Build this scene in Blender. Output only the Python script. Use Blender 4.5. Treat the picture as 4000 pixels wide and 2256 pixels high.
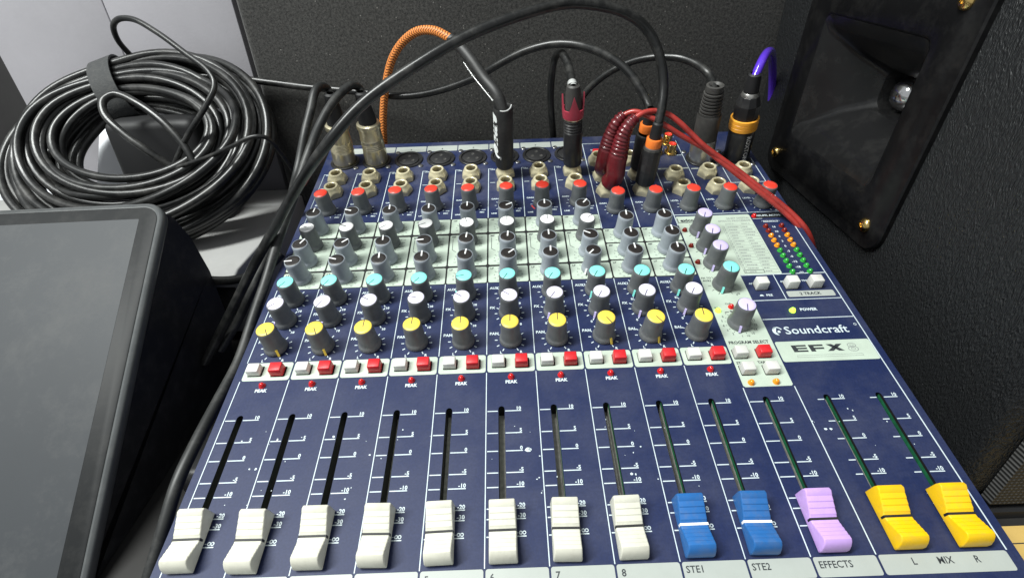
import bpy, bmesh, math, random
from mathutils import Vector, Matrix, noise as mnoise

# ------------------------------------------------------------------ scene, camera, world, light
for o in list(bpy.data.objects):
    bpy.data.objects.remove(o)
scn = bpy.context.scene
COL = scn.collection
R = math.radians
MM = 0.001
IMG_W, IMG_H, FOC = 4000.0, 2256.0, 1900.0

# camera solved from the panel grid (millimetres, z up, table top at z = 0)
CAM = Vector((150.756, -109.029, 252.586))
RIGHT = Vector((0.99931822, -0.01920485, -0.03153207))
DOWN = Vector((-0.03691619, -0.53227570, -0.84576579))
FWD = Vector((-0.00054095, 0.84635321, -0.53262178))
cam = bpy.data.cameras.new('camera')
cam.sensor_width = 36.0
cam.lens = 36.0 * FOC / IMG_W
cam.clip_start = 0.01
cam.clip_end = 50.0
cam_o = bpy.data.objects.new('camera', cam)
COL.objects.link(cam_o)
cm = Matrix.Identity(4)
for i in range(3):
    cm[i][0] = RIGHT[i]
    cm[i][1] = -DOWN[i]
    cm[i][2] = -FWD[i]
    cm[i][3] = CAM[i] * MM
cam_o.matrix_world = cm
scn.camera = cam_o

world = bpy.data.worlds.new('World')
scn.world = world
world.use_nodes = True
wb = world.node_tree.nodes['Background']
wb.inputs['Color'].default_value = (0.93, 0.97, 1.0, 1)
wb.inputs['Strength'].default_value = 0.40

def area_lamp(name, loc, target, sx, sy, power, color):
    l = bpy.data.lights.new(name, 'AREA')
    l.shape = 'RECTANGLE'
    l.size, l.size_y = sx, sy
    l.energy = power
    l.color = color
    o = bpy.data.objects.new(name, l)
    COL.objects.link(o)
    o.location = loc
    d = Vector(target) - Vector(loc)
    o.rotation_euler = d.to_track_quat('-Z', 'Y').to_euler()
    return o
# ceiling fluorescent fitting, up and to the left of the desk
area_lamp('ceiling_tube_light', (-0.62, -0.20, 1.55), (0.17, 0.15, 0.1), 0.20, 1.1, 53, (0.97, 1.0, 0.97))

scn.view_settings.view_transform = 'Standard'
scn.view_settings.look = 'None'
scn.view_settings.exposure = 0.0
scn.view_settings.gamma = 1.0

# ------------------------------------------------------------------ coordinates
TILT = R(15.0)
Z0 = 48.0
CT, ST = math.cos(TILT), math.sin(TILT)

def pan(x, v, w=0.0):                       # panel millimetres -> world millimetres
    return Vector((x, v * CT - w * ST, Z0 + v * ST + w * CT))

def ray(px, py):
    return RIGHT * ((px - IMG_W / 2) / FOC) + DOWN * ((py - IMG_H / 2) / FOC) + FWD

def at(px, py, kind, val):                  # a photo direction, cut with a plane the thing touches
    d = ray(px, py)
    if kind == 'x':
        t = (val - CAM.x) / d.x
    elif kind == 'y':
        t = (val - CAM.y) / d.y
    elif kind == 'z':
        t = (val - CAM.z) / d.z
    else:                                   # height above the sloping panel
        n = Vector((0, -ST, CT))
        t = ((pan(0, 0, val) - CAM).dot(n)) / d.dot(n)
    return CAM + d * t

# ------------------------------------------------------------------ materials
def nodes_of(m):
    m.use_nodes = True
    nt = m.node_tree
    return nt, nt.nodes, nt.links, nt.nodes['Principled BSDF']

def mat(name, col, rough=0.5, metal=0.0, var=0.0, vscale=60.0, bump=0.0, bscale=400.0, spec=0.5, trans=0.0, coat=0.0, emit=None, estr=0.0, rvar=0.0, sss=0.0, orand=0.0, dust=0.0, dscale=50.0, dcol=(0.30, 0.29, 0.27)):
    m = bpy.data.materials.new(name)
    nt, N, L, b = nodes_of(m)
    b.inputs['Base Color'].default_value = (*col, 1)
    b.inputs['Roughness'].default_value = rough
    b.inputs['Metallic'].default_value = metal
    b.inputs['Specular IOR Level'].default_value = spec
    b.inputs['Transmission Weight'].default_value = trans
    b.inputs['Coat Weight'].default_value = coat
    if sss:
        b.inputs['Subsurface Weight'].default_value = sss
        b.inputs['Subsurface Radius'].default_value = (0.002, 0.002, 0.002)
        b.inputs['Subsurface Scale'].default_value = 0.5
    if emit:
        b.inputs['Emission Color'].default_value = (*emit, 1)
        b.inputs['Emission Strength'].default_value = estr
    tc = N.new('ShaderNodeTexCoord')
    if var or rvar:
        nz = N.new('ShaderNodeTexNoise')
        nz.inputs['Scale'].default_value = vscale
        nz.inputs['Detail'].default_value = 6
        nz.inputs['Roughness'].default_value = 0.65
        L.new(tc.outputs['Object'], nz.inputs['Vector'])
        if var:
            mr = N.new('ShaderNodeMapRange')
            mr.inputs['From Min'].default_value = 0.3
            mr.inputs['From Max'].default_value = 0.7
            mr.inputs['To Min'].default_value = 1 - var
            mr.inputs['To Max'].default_value = 1 + var
            L.new(nz.outputs['Fac'], mr.inputs['Value'])
            mx = N.new('ShaderNodeMix')
            mx.data_type = 'RGBA'
            mx.blend_type = 'MULTIPLY'
            mx.inputs['Factor'].default_value = 1
            mx.inputs['A'].default_value = (*col, 1)
            L.new(mr.outputs['Result'], mx.inputs['B'])
            L.new(mx.outputs['Result'], b.inputs['Base Color'])
        if rvar:
            m2 = N.new('ShaderNodeMapRange')
            m2.inputs['From Min'].default_value = 0.3
            m2.inputs['From Max'].default_value = 0.7
            m2.inputs['To Min'].default_value = max(0.02, rough - rvar)
            m2.inputs['To Max'].default_value = min(1, rough + rvar)
            L.new(nz.outputs['Fac'], m2.inputs['Value'])
            L.new(m2.outputs['Result'], b.inputs['Roughness'])
    def base_src():
        return b.inputs['Base Color'].links[0].from_socket if b.inputs['Base Color'].is_linked else None
    def chain(mx):
        src = base_src()
        if src:
            L.new(src, mx.inputs['A'])
        else:
            mx.inputs['A'].default_value = (*col, 1)
        L.new(mx.outputs['Result'], b.inputs['Base Color'])
    if orand:                               # each copy aged a little differently
        oi = N.new('ShaderNodeObjectInfo')
        mo = N.new('ShaderNodeMapRange')
        mo.inputs['To Min'].default_value = 1 - orand
        mo.inputs['To Max'].default_value = 1 + orand * 0.5
        L.new(oi.outputs['Random'], mo.inputs['Value'])
        mx = N.new('ShaderNodeMix'); mx.data_type = 'RGBA'; mx.blend_type = 'MULTIPLY'; mx.inputs['Factor'].default_value = 1
        L.new(mo.outputs['Result'], mx.inputs['B'])
        chain(mx)
    if dust:                                # settled dust and grime in patches
        dn = N.new('ShaderNodeTexNoise'); dn.inputs['Scale'].default_value = dscale; dn.inputs['Detail'].default_value = 9; dn.inputs['Roughness'].default_value = 0.75
        av = N.new('ShaderNodeVectorMath'); av.operation = 'ADD'
        oi2 = N.new('ShaderNodeObjectInfo')
        L.new(tc.outputs['Object'], av.inputs[0]); L.new(oi2.outputs['Random'], av.inputs[1])
        L.new(av.outputs['Vector'], dn.inputs['Vector'])
        dr = N.new('ShaderNodeMapRange'); dr.inputs['From Min'].default_value = 0.48; dr.inputs['From Max'].default_value = 0.80
        dr.inputs['To Min'].default_value = 0.0; dr.inputs['To Max'].default_value = dust
        L.new(dn.outputs['Fac'], dr.inputs['Value'])
        mx = N.new('ShaderNodeMix'); mx.data_type = 'RGBA'
        mx.inputs['B'].default_value = (*dcol, 1)
        L.new(dr.outputs['Result'], mx.inputs['Factor'])
        chain(mx)
        ra = N.new('ShaderNodeMath'); ra.operation = 'MULTIPLY_ADD'; ra.inputs[1].default_value = 0.5; ra.inputs[2].default_value = rough
        L.new(dr.outputs['Result'], ra.inputs[0])
        if not b.inputs['Roughness'].is_linked:
            L.new(ra.outputs['Value'], b.inputs['Roughness'])
    if bump:
        bz = N.new('ShaderNodeTexNoise')
        bz.inputs['Scale'].default_value = bscale
        bz.inputs['Detail'].default_value = 3
        L.new(tc.outputs['Object'], bz.inputs['Vector'])
        bp = N.new('ShaderNodeBump')
        bp.inputs['Strength'].default_value = bump
        bp.inputs['Distance'].default_value = 0.0006
        L.new(bz.outputs['Fac'], bp.inputs['Height'])
        L.new(bp.outputs['Normal'], b.inputs['Normal'])
    return m

M = {}
# navy powder-coated panel with dust and smudges
def panel_material():
    m = bpy.data.materials.new('navy panel paint')
    nt, N, L, b = nodes_of(m)
    tc = N.new('ShaderNodeTexCoord')
    n1 = N.new('ShaderNodeTexNoise'); n1.inputs['Scale'].default_value = 28; n1.inputs['Detail'].default_value = 8; n1.inputs['Roughness'].default_value = 0.7
    n2 = N.new('ShaderNodeTexNoise'); n2.inputs['Scale'].default_value = 900; n2.inputs['Detail'].default_value = 2
    L.new(tc.outputs['Object'], n1.inputs['Vector']); L.new(tc.outputs['Object'], n2.inputs['Vector'])
    r1 = N.new('ShaderNodeValToRGB')
    r1.color_ramp.elements[0].position = 0.42; r1.color_ramp.elements[0].color = (0, 0, 0, 1)
    r1.color_ramp.elements[1].position = 0.78; r1.color_ramp.elements[1].color = (0.42, 0.42, 0.42, 1)
    L.new(n1.outputs['Fac'], r1.inputs['Fac'])
    # more settled dust among the sockets, where nobody wipes
    sep = N.new('ShaderNodeSeparateXYZ'); L.new(tc.outputs['Object'], sep.inputs['Vector'])
    mr = N.new('ShaderNodeMapRange'); mr.inputs['From Min'].default_value = 0.21; mr.inputs['From Max'].default_value = 0.28
    mr.inputs['To Min'].default_value = 0.38; mr.inputs['To Max'].default_value = 1.0
    L.new(sep.outputs['Y'], mr.inputs['Value'])
    mu = N.new('ShaderNodeMath'); mu.operation = 'MULTIPLY'
    L.new(r1.outputs['Color'], mu.inputs[0]); L.new(mr.outputs['Result'], mu.inputs[1])
    mx = N.new('ShaderNodeMix'); mx.data_type = 'RGBA'
    mx.inputs['A'].default_value = (0.0105, 0.0190, 0.070, 1)
    mx.inputs['B'].default_value = (0.20, 0.20, 0.22, 1)
    L.new(mu.outputs['Value'], mx.inputs['Factor'])
    m2 = N.new('ShaderNodeMix'); m2.data_type = 'RGBA'; m2.blend_type = 'MULTIPLY'; m2.inputs['Factor'].default_value = 1
    r2 = N.new('ShaderNodeMapRange'); r2.inputs['To Min'].default_value = 0.72; r2.inputs['To Max'].default_value = 1.28
    L.new(n2.outputs['Fac'], r2.inputs['Value'])
    L.new(mx.outputs['Result'], m2.inputs['A']); L.new(r2.outputs['Result'], m2.inputs['B'])
    L.new(m2.outputs['Result'], b.inputs['Base Color'])
    rr = N.new('ShaderNodeMapRange'); rr.inputs['To Min'].default_value = 0.42; rr.inputs['To Max'].default_value = 0.64; b.inputs['Specular IOR Level'].default_value = 0.3
    L.new(n1.outputs['Fac'], rr.inputs['Value']); L.new(rr.outputs['Result'], b.inputs['Roughness'])
    bp = N.new('ShaderNodeBump'); bp.inputs['Strength'].default_value = 0.12; bp.inputs['Distance'].default_value = 0.0003
    L.new(n2.outputs['Fac'], bp.inputs['Height']); L.new(bp.outputs['Normal'], b.inputs['Normal'])
    return m
M['panel'] = panel_material()
M['chassis'] = mat('navy chassis paint', (0.011, 0.020, 0.085), 0.45, var=0.2)
M['ink'] = mat('white panel print', (0.60, 0.69, 0.72), 0.5, var=0.12, vscale=300)
M['pad'] = mat('pale printed field', (0.48, 0.565, 0.475), 0.5, var=0.09, vscale=45, dust=0.25, dscale=70.0, dcol=(0.28, 0.29, 0.25))
M['label'] = mat('pale write-on strip', (0.39, 0.42, 0.39), 0.45, var=0.06, vscale=40)
M['dark_ink'] = mat('dark panel print', (0.03, 0.035, 0.04), 0.5)
M['grey_ink'] = mat('grey panel print', (0.28, 0.31, 0.29), 0.5)
M['red_ink'] = mat('red panel print', (0.55, 0.05, 0.04), 0.5)
M['black_gap'] = mat('black ground print', (0.006, 0.006, 0.007), 0.6)  # plain black print behind the EQ fields and meter header
M['knob_light'] = mat('blue grey knob plastic', (0.33, 0.365, 0.405), 0.36, var=0.06, vscale=200, orand=0.14, dust=0.30, dscale=160.0)
M['knob_dark'] = mat('dark grey knob plastic', (0.125, 0.133, 0.138), 0.45, var=0.1, vscale=200, bump=0.08, bscale=900, orand=0.14, dust=0.30, dscale=160.0)
M['cap_black'] = mat('black cap plastic', (0.018, 0.015, 0.014), 0.4)
M['cap_white'] = mat('white cap plastic', (0.93, 0.94, 0.93), 0.4, orand=0.10, dust=0.22, dscale=170.0, dcol=(0.20, 0.17, 0.13))
M['cap_red'] = mat('red cap plastic', (0.80, 0.052, 0.03), 0.32, orand=0.10, dust=0.22, dscale=170.0, dcol=(0.20, 0.17, 0.13))
M['cap_cyan'] = mat('aqua cap plastic', (0.26, 0.86, 0.78), 0.4, orand=0.10, dust=0.22, dscale=170.0, dcol=(0.20, 0.17, 0.13))
M['cap_lilac'] = mat('lilac cap plastic', (0.62, 0.54, 0.88), 0.4, orand=0.10, dust=0.22, dscale=170.0, dcol=(0.20, 0.17, 0.13))
M['cap_pale_lilac'] = mat('pale lilac cap plastic', (0.80, 0.76, 0.93), 0.4, orand=0.10, dust=0.22, dscale=170.0, dcol=(0.20, 0.17, 0.13))
M['cap_yellow'] = mat('yellow cap plastic', (0.94, 0.70, 0.09), 0.4, orand=0.10, dust=0.22, dscale=170.0, dcol=(0.20, 0.17, 0.13))
M['button_white'] = mat('white button plastic', (0.70, 0.70, 0.66), 0.38, var=0.04, vscale=300, orand=0.10, dust=0.2, dscale=200.0, dcol=(0.16, 0.14, 0.12))
M['button_red'] = mat('red button plastic', (0.66, 0.018, 0.025), 0.38, var=0.06, vscale=300, orand=0.10, dust=0.2, dscale=200.0, dcol=(0.16, 0.14, 0.12))
M['fader_white'] = mat('ivory fader plastic', (0.70, 0.69, 0.59), 0.42, var=0.05, vscale=150, orand=0.06, dust=0.30, dscale=140.0, dcol=(0.22, 0.19, 0.14))
M['fader_blue'] = mat('blue fader plastic', (0.020, 0.135, 0.40), 0.42, var=0.06, vscale=150, orand=0.06, dust=0.30, dscale=140.0, dcol=(0.22, 0.19, 0.14))
M['fader_lilac'] = mat('lilac fader plastic', (0.60, 0.38, 0.82), 0.42, var=0.05, vscale=150, orand=0.06, dust=0.30, dscale=140.0, dcol=(0.22, 0.19, 0.14))
M['fader_yellow'] = mat('yellow fader plastic', (0.92, 0.56, 0.004), 0.40, var=0.05, vscale=150, orand=0.06, dust=0.30, dscale=140.0, dcol=(0.22, 0.19, 0.14))
M['black_plastic'] = mat('black plastic', (0.016, 0.016, 0.017), 0.38, var=0.2, vscale=120, dust=0.14, dscale=110.0)
M['matte_black'] = mat('matte black plastic', (0.011, 0.011, 0.012), 0.6)
M['slot_black'] = mat('black slot', (0.004, 0.004, 0.004), 0.7)
M['slot_grey'] = mat('dusty metal fader rail', (0.42, 0.42, 0.38), 0.6, var=0.3, vscale=400)
M['slot_green'] = mat('green circuit board', (0.012, 0.115, 0.05), 0.5, var=0.4, vscale=200)
M['nut'] = mat('nickel socket nut', (0.68, 0.62, 0.42), 0.30, metal=0.30, var=0.06, vscale=300, orand=0.15, dust=0.3, dscale=180.0, dcol=(0.30, 0.25, 0.14))
M['screw'] = mat('zinc screw', (0.30, 0.30, 0.30), 0.35, metal=0.9)
M['gold'] = mat('gold plating', (0.85, 0.60, 0.22), 0.22, metal=1.0)
M['nickel'] = mat('satin nickel', (0.66, 0.60, 0.42), 0.30, metal=0.85, var=0.05, vscale=60, dust=0.3, dscale=120.0, dcol=(0.20, 0.17, 0.10))
M['chrome'] = mat('chrome', (0.8, 0.8, 0.8), 0.12, metal=1.0)
M['steel'] = mat('brushed steel', (0.55, 0.54, 0.51), 0.32, metal=0.9, var=0.1)
M['led_red'] = mat('red led lens', (0.62, 0.008, 0.010), 0.15, coat=0.5)
M['led_brown'] = mat('dark red led lens', (0.20, 0.014, 0.006), 0.2)
M['led_amber'] = mat('amber led lens', (0.85, 0.30, 0.012), 0.15, coat=0.5)
M['led_green'] = mat('green led lens', (0.03, 0.36, 0.045), 0.15, coat=0.5)
M['led_on'] = mat('lit yellow green led', (0.45, 0.9, 0.05), 0.2, emit=(0.50, 1.0, 0.06), estr=2.2)
M['rubber'] = mat('black cable rubber', (0.011, 0.0115, 0.0115), 0.31, var=0.25, vscale=80, bump=0.05, bscale=300, dust=0.22, dscale=45.0)
M['rubber_matte'] = mat('matte black cable rubber', (0.017, 0.018, 0.018), 0.46, var=0.25, vscale=80, dust=0.22, dscale=45.0)
M['grey_rubber'] = mat('worn grey rubber', (0.050, 0.048, 0.045), 0.5, var=0.2, vscale=120, dust=0.14, dscale=110.0)
M['shrink'] = mat('heat shrink sleeve', (0.022, 0.022, 0.022), 0.5, bump=0.15, bscale=150, dust=0.14, dscale=110.0)
M['crown_red'] = mat('faded red collar', (0.42, 0.045, 0.075), 0.42, var=0.12, vscale=200)
M['orange'] = mat('orange ring plastic', (0.92, 0.22, 0.035), 0.4)
M['amber_ring'] = mat('amber ring plastic', (0.92, 0.40, 0.04), 0.38)
M['red_boot'] = mat('wine red translucent boot', (0.15, 0.008, 0.014), 0.34, trans=0.25, coat=0.3, var=0.25, vscale=100, dust=0.14, dscale=110.0)
M['red_cord'] = mat('translucent red cord', (0.36, 0.035, 0.028), 0.30, coat=0.3, var=0.3, vscale=120)
M['purple_cord'] = mat('glossy purple cord', (0.10, 0.035, 0.55), 0.22, coat=0.6)
M['clear'] = mat('glossy clear tape', (0.55, 0.56, 0.55), 0.12, coat=0.5)
M['white_paint'] = mat('white lettering', (0.85, 0.88, 0.86), 0.5)
M['silver_ink'] = mat('silver lettering', (0.72, 0.72, 0.70), 0.4)
M['velcro'] = mat('black hook and loop strap', (0.030, 0.032, 0.033), 0.75, bump=0.5, bscale=900, dust=0.2, dscale=300.0)
M['card'] = mat('pale lavender grey card', (0.355, 0.345, 0.37), 0.7, var=0.05, vscale=20, bump=0.12, bscale=500, dust=0.25, dscale=14.0, dcol=(0.27, 0.26, 0.27))
M['paper'] = mat('white paper', (0.80, 0.82, 0.86), 0.6, var=0.02)
M['grey_case'] = mat('light grey plastic case', (0.36, 0.36, 0.352), 0.45, var=0.06, vscale=25, bump=0.05, dust=0.25, dscale=30.0, dcol=(0.20, 0.19, 0.17))
M['screen'] = mat('dull grey screen glass', (0.042, 0.046, 0.051), 0.5, spec=0.25, var=0.06, vscale=9, bump=0.03, bscale=1500, dust=0.16, dscale=22.0)
M['bezel'] = mat('dark bezel glass', (0.017, 0.018, 0.019), 0.5, spec=0.2, dust=0.07, dscale=60.0)
M['tablet_rim'] = mat('grey rim plastic', (0.085, 0.090, 0.092), 0.32, var=0.1, dust=0.14, dscale=110.0)
M['tablet_body'] = mat('soft black housing', (0.014, 0.014, 0.015), 0.42, bump=0.06, bscale=900, dust=0.14, dscale=110.0)
M['horn'] = mat('gloss black horn plastic', (0.010, 0.010, 0.0105), 0.24, rvar=0.05, vscale=20, dust=0.06, dscale=60.0)
M['horn_matte'] = mat('satin black horn plate', (0.005, 0.005, 0.0055), 0.36, rvar=0.08, vscale=25, dust=0.05, dscale=50.0, spec=0.3)
M['table'] = mat('dark laminate', (0.020, 0.019, 0.018), 0.5, var=0.2, vscale=30)
M['yellow_card'] = mat('yellow printed card', (0.62, 0.42, 0.13), 0.5, var=0.1, vscale=30)
M['wall'] = mat('dark wall paint', (0.020, 0.019, 0.019), 0.8, var=0.2, vscale=15)

def felt_material():
    m = bpy.data.materials.new('charcoal carpet cloth')
    nt, N, L, b = nodes_of(m)
    tc = N.new('ShaderNodeTexCoord')
    n1 = N.new('ShaderNodeTexNoise'); n1.inputs['Scale'].default_value = 480; n1.inputs['Detail'].default_value = 5; n1.inputs['Roughness'].default_value = 0.8
    n2 = N.new('ShaderNodeTexNoise'); n2.inputs['Scale'].default_value = 12; n2.inputs['Detail'].default_value = 4
    v = N.new('ShaderNodeTexVoronoi'); v.inputs['Scale'].default_value = 330
    for n in (n1, n2, v):
        L.new(tc.outputs['Object'], n.inputs['Vector'])
    r = N.new('ShaderNodeValToRGB')
    r.color_ramp.elements[0].position = 0.36; r.color_ramp.elements[0].color = (0.017, 0.017, 0.0165, 1)
    r.color_ramp.elements[1].position = 0.70; r.color_ramp.elements[1].color = (0.085, 0.083, 0.078, 1)
    L.new(n1.outputs['Fac'], r.inputs['Fac'])
    # pale lint specks
    sp = N.new('ShaderNodeMath'); sp.operation = 'LESS_THAN'; sp.inputs[1].default_value = 0.16
    L.new(v.outputs['Distance'], sp.inputs[0])
    sx = N.new('ShaderNodeSeparateColor'); L.new(v.outputs['Color'], sx.inputs['Color'])
    s2 = N.new('ShaderNodeMath'); s2.operation = 'GREATER_THAN'; s2.inputs[1].default_value = 0.90
    L.new(sx.outputs['Red'], s2.inputs[0])
    s3 = N.new('ShaderNodeMath'); s3.operation = 'MULTIPLY'
    L.new(sp.outputs['Value'], s3.inputs[0]); L.new(s2.outputs['Value'], s3.inputs[1])
    s4 = N.new('ShaderNodeMath'); s4.operation = 'MULTIPLY'; s4.inputs[1].default_value = 0.7
    L.new(s3.outputs['Value'], s4.inputs[0])
    mx = N.new('ShaderNodeMix'); mx.data_type = 'RGBA'; mx.inputs['B'].default_value = (0.26, 0.25, 0.23, 1)
    L.new(s4.outputs['Value'], mx.inputs['Factor']); L.new(r.outputs['Color'], mx.inputs['A'])
    m2 = N.new('ShaderNodeMix'); m2.data_type = 'RGBA'; m2.blend_type = 'MULTIPLY'; m2.inputs['Factor'].default_value = 1
    mr = N.new('ShaderNodeMapRange'); mr.inputs['To Min'].default_value = 0.8; mr.inputs['To Max'].default_value = 1.2
    L.new(n2.outputs['Fac'], mr.inputs['Value']); L.new(mx.outputs['Result'], m2.inputs['A']); L.new(mr.outputs['Result'], m2.inputs['B'])
    L.new(m2.outputs['Result'], b.inputs['Base Color'])
    b.inputs['Roughness'].default_value = 0.9
    b.inputs['Specular IOR Level'].default_value = 0.2
    b.inputs['Sheen Weight'].default_value = 0.15
    bp = N.new('ShaderNodeBump'); bp.inputs['Strength'].default_value = 0.6; bp.inputs['Distance'].default_value = 0.0008
    L.new(n1.outputs['Fac'], bp.inputs['Height']); L.new(bp.outputs['Normal'], b.inputs['Normal'])
    return m
M['felt'] = felt_material()

def leather_material():
    m = bpy.data.materials.new('black pebbled vinyl')
    nt, N, L, b = nodes_of(m)
    tc = N.new('ShaderNodeTexCoord')
    mp = N.new('ShaderNodeMapping'); mp.inputs['Scale'].default_value = (1, 1.9, 0.6); mp.inputs['Rotation'].default_value = (R(-18), 0, 0)
    wz = N.new('ShaderNodeTexNoise'); wz.inputs['Scale'].default_value = 130; wz.inputs['Detail'].default_value = 2
    L.new(tc.outputs['Object'], mp.inputs['Vector']); L.new(mp.outputs['Vector'], wz.inputs['Vector'])
    mixv = N.new('ShaderNodeMix'); mixv.data_type = 'VECTOR'; mixv.inputs['Factor'].default_value = 0.010
    L.new(mp.outputs['Vector'], mixv.inputs['A']); L.new(wz.outputs['Color'], mixv.inputs['B'])
    v = N.new('ShaderNodeTexVoronoi'); v.feature = 'SMOOTH_F1'; v.inputs['Scale'].default_value = 560; v.inputs['Smoothness'].default_value = 0.4
    L.new(mixv.outputs['Result'], v.inputs['Vector'])
    n = N.new('ShaderNodeTexNoise'); n.inputs['Scale'].default_value = 900; n.inputs['Detail'].default_value = 5
    L.new(mp.outputs['Vector'], n.inputs['Vector'])
    ad = N.new('ShaderNodeMath'); ad.operation = 'ADD'
    L.new(v.outputs['Distance'], ad.inputs[0]); L.new(n.outputs['Fac'], ad.inputs[1])
    bp = N.new('ShaderNodeBump'); bp.inputs['Strength'].default_value = 0.8; bp.inputs['Distance'].default_value = 0.0008
    L.new(ad.outputs['Value'], bp.inputs['Height']); L.new(bp.outputs['Normal'], b.inputs['Normal'])
    b.inputs['Base Color'].default_value = (0.016, 0.017, 0.018, 1)
    b.inputs['Roughness'].default_value = 0.36
    return m
M['leather'] = leather_material()

def braid_material():
    m = bpy.data.materials.new('orange brown braid')
    nt, N, L, b = nodes_of(m)
    uv = N.new('ShaderNodeUVMap')
    sep = N.new('ShaderNodeSeparateXYZ'); L.new(uv.outputs['UV'], sep.inputs['Vector'])
    # chevrons: stripes in (length + folded angle)
    a = N.new('ShaderNodeMath'); a.operation = 'PINGPONG'; a.inputs[1].default_value = 0.125
    L.new(sep.outputs['X'], a.inputs[0])
    k = N.new('ShaderNodeMath'); k.operation = 'MULTIPLY'; k.inputs[1].default_value = 6.0
    L.new(a.outputs['Value'], k.inputs[0])
    s = N.new('ShaderNodeMath'); s.operation = 'ADD'
    L.new(sep.outputs['Y'], s.inputs[0]); L.new(k.outputs['Value'], s.inputs[1])
    fr = N.new('ShaderNodeMath'); fr.operation = 'FRACT'; L.new(s.outputs['Value'], fr.inputs[0])
    r = N.new('ShaderNodeValToRGB')
    e = r.color_ramp.elements
    e[0].position = 0.30; e[0].color = (0.10, 0.018, 0.006, 1)
    e[1].position = 0.46; e[1].color = (0.78, 0.27, 0.06, 1)
    L.new(fr.outputs['Value'], r.inputs['Fac'])
    L.new(r.outputs['Color'], b.inputs['Base Color'])
    b.inputs['Roughness'].default_value = 0.5
    bp = N.new('ShaderNodeBump'); bp.inputs['Strength'].default_value = 0.7; bp.inputs['Distance'].default_value = 0.0005
    L.new(fr.outputs['Value'], bp.inputs['Height']); L.new(bp.outputs['Normal'], b.inputs['Normal'])
    return m
M['braid'] = braid_material()

def grille_material():
    m = bpy.data.materials.new('black woven grille cloth')
    nt, N, L, b = nodes_of(m)
    tc = N.new('ShaderNodeTexCoord')
    w1 = N.new('ShaderNodeTexWave'); w1.inputs['Scale'].default_value = 130; w1.bands_direction = 'X'
    w2 = N.new('ShaderNodeTexWave'); w2.inputs['Scale'].default_value = 130; w2.bands_direction = 'Z'
    for w in (w1, w2):
        w.inputs['Distortion'].default_value = 0.6
        L.new(tc.outputs['Object'], w.inputs['Vector'])
    mu = N.new('ShaderNodeMath'); mu.operation = 'MULTIPLY'
    L.new(w1.outputs['Fac'], mu.inputs[0]); L.new(w2.outputs['Fac'], mu.inputs[1])
    r = N.new('ShaderNodeValToRGB')
    r.color_ramp.elements[0].color = (0.014, 0.014, 0.014, 1); r.color_ramp.elements[1].color = (0.085, 0.085, 0.082, 1)
    L.new(mu.outputs['Value'], r.inputs['Fac']); L.new(r.outputs['Color'], b.inputs['Base Color'])
    b.inputs['Roughness'].default_value = 0.7
    bp = N.new('ShaderNodeBump'); bp.inputs['Strength'].default_value = 0.8; bp.inputs['Distance'].default_value = 0.0008
    L.new(mu.outputs['Value'], bp.inputs['Height']); L.new(bp.outputs['Normal'], b.inputs['Normal'])
    return m
M['grille'] = grille_material()

# ------------------------------------------------------------------ mesh helpers (all in millimetres)
def mesh_of(name, verts, faces, mats, midx=None, smooth=False, uvs=None):
    me = bpy.data.meshes.new(name)
    me.from_pydata([(v[0] * MM, v[1] * MM, v[2] * MM) for v in verts], [], faces)
    for m in (mats if isinstance(mats, (list, tuple)) else [mats]):
        me.materials.append(M[m] if isinstance(m, str) else m)
    if midx:
        for p, i in zip(me.polygons, midx):
            p.material_index = i
    if smooth:
        me.polygons.foreach_set('use_smooth', [True] * len(me.polygons))
    if uvs:
        ul = me.uv_layers.new(name='UVMap')
        for p in me.polygons:
            for li, vi in zip(p.loop_indices, p.vertices):
                ul.data[li].uv = uvs[p.index][list(p.vertices).index(vi)]
    me.update()
    return me

def sharp(me, deg=35):
    me.polygons.foreach_set('use_smooth', [True] * len(me.polygons))
    bm = bmesh.new(); bm.from_mesh(me)
    for e in bm.edges:
        e.smooth = not (len(e.link_faces) == 2 and e.calc_face_angle(0) > R(deg))
    bm.to_mesh(me); bm.free()
    return me

def put(name, me, parent=None, mtx=None, **props):
    o = bpy.data.objects.new(name, me)
    COL.objects.link(o)
    if parent is not None:
        o.parent = parent
    if mtx is not None:
        o.matrix_basis = mtx
    for k, v in props.items():
        o[k] = v
    return o

def thing(name, loc, label, category, group=None):
    o = bpy.data.objects.new(name, None)
    o.empty_display_size = 0.02
    COL.objects.link(o)
    o.location = Vector(loc) * MM
    o['label'] = label
    o['category'] = category
    if group:
        o['group'] = group
    return o

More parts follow.
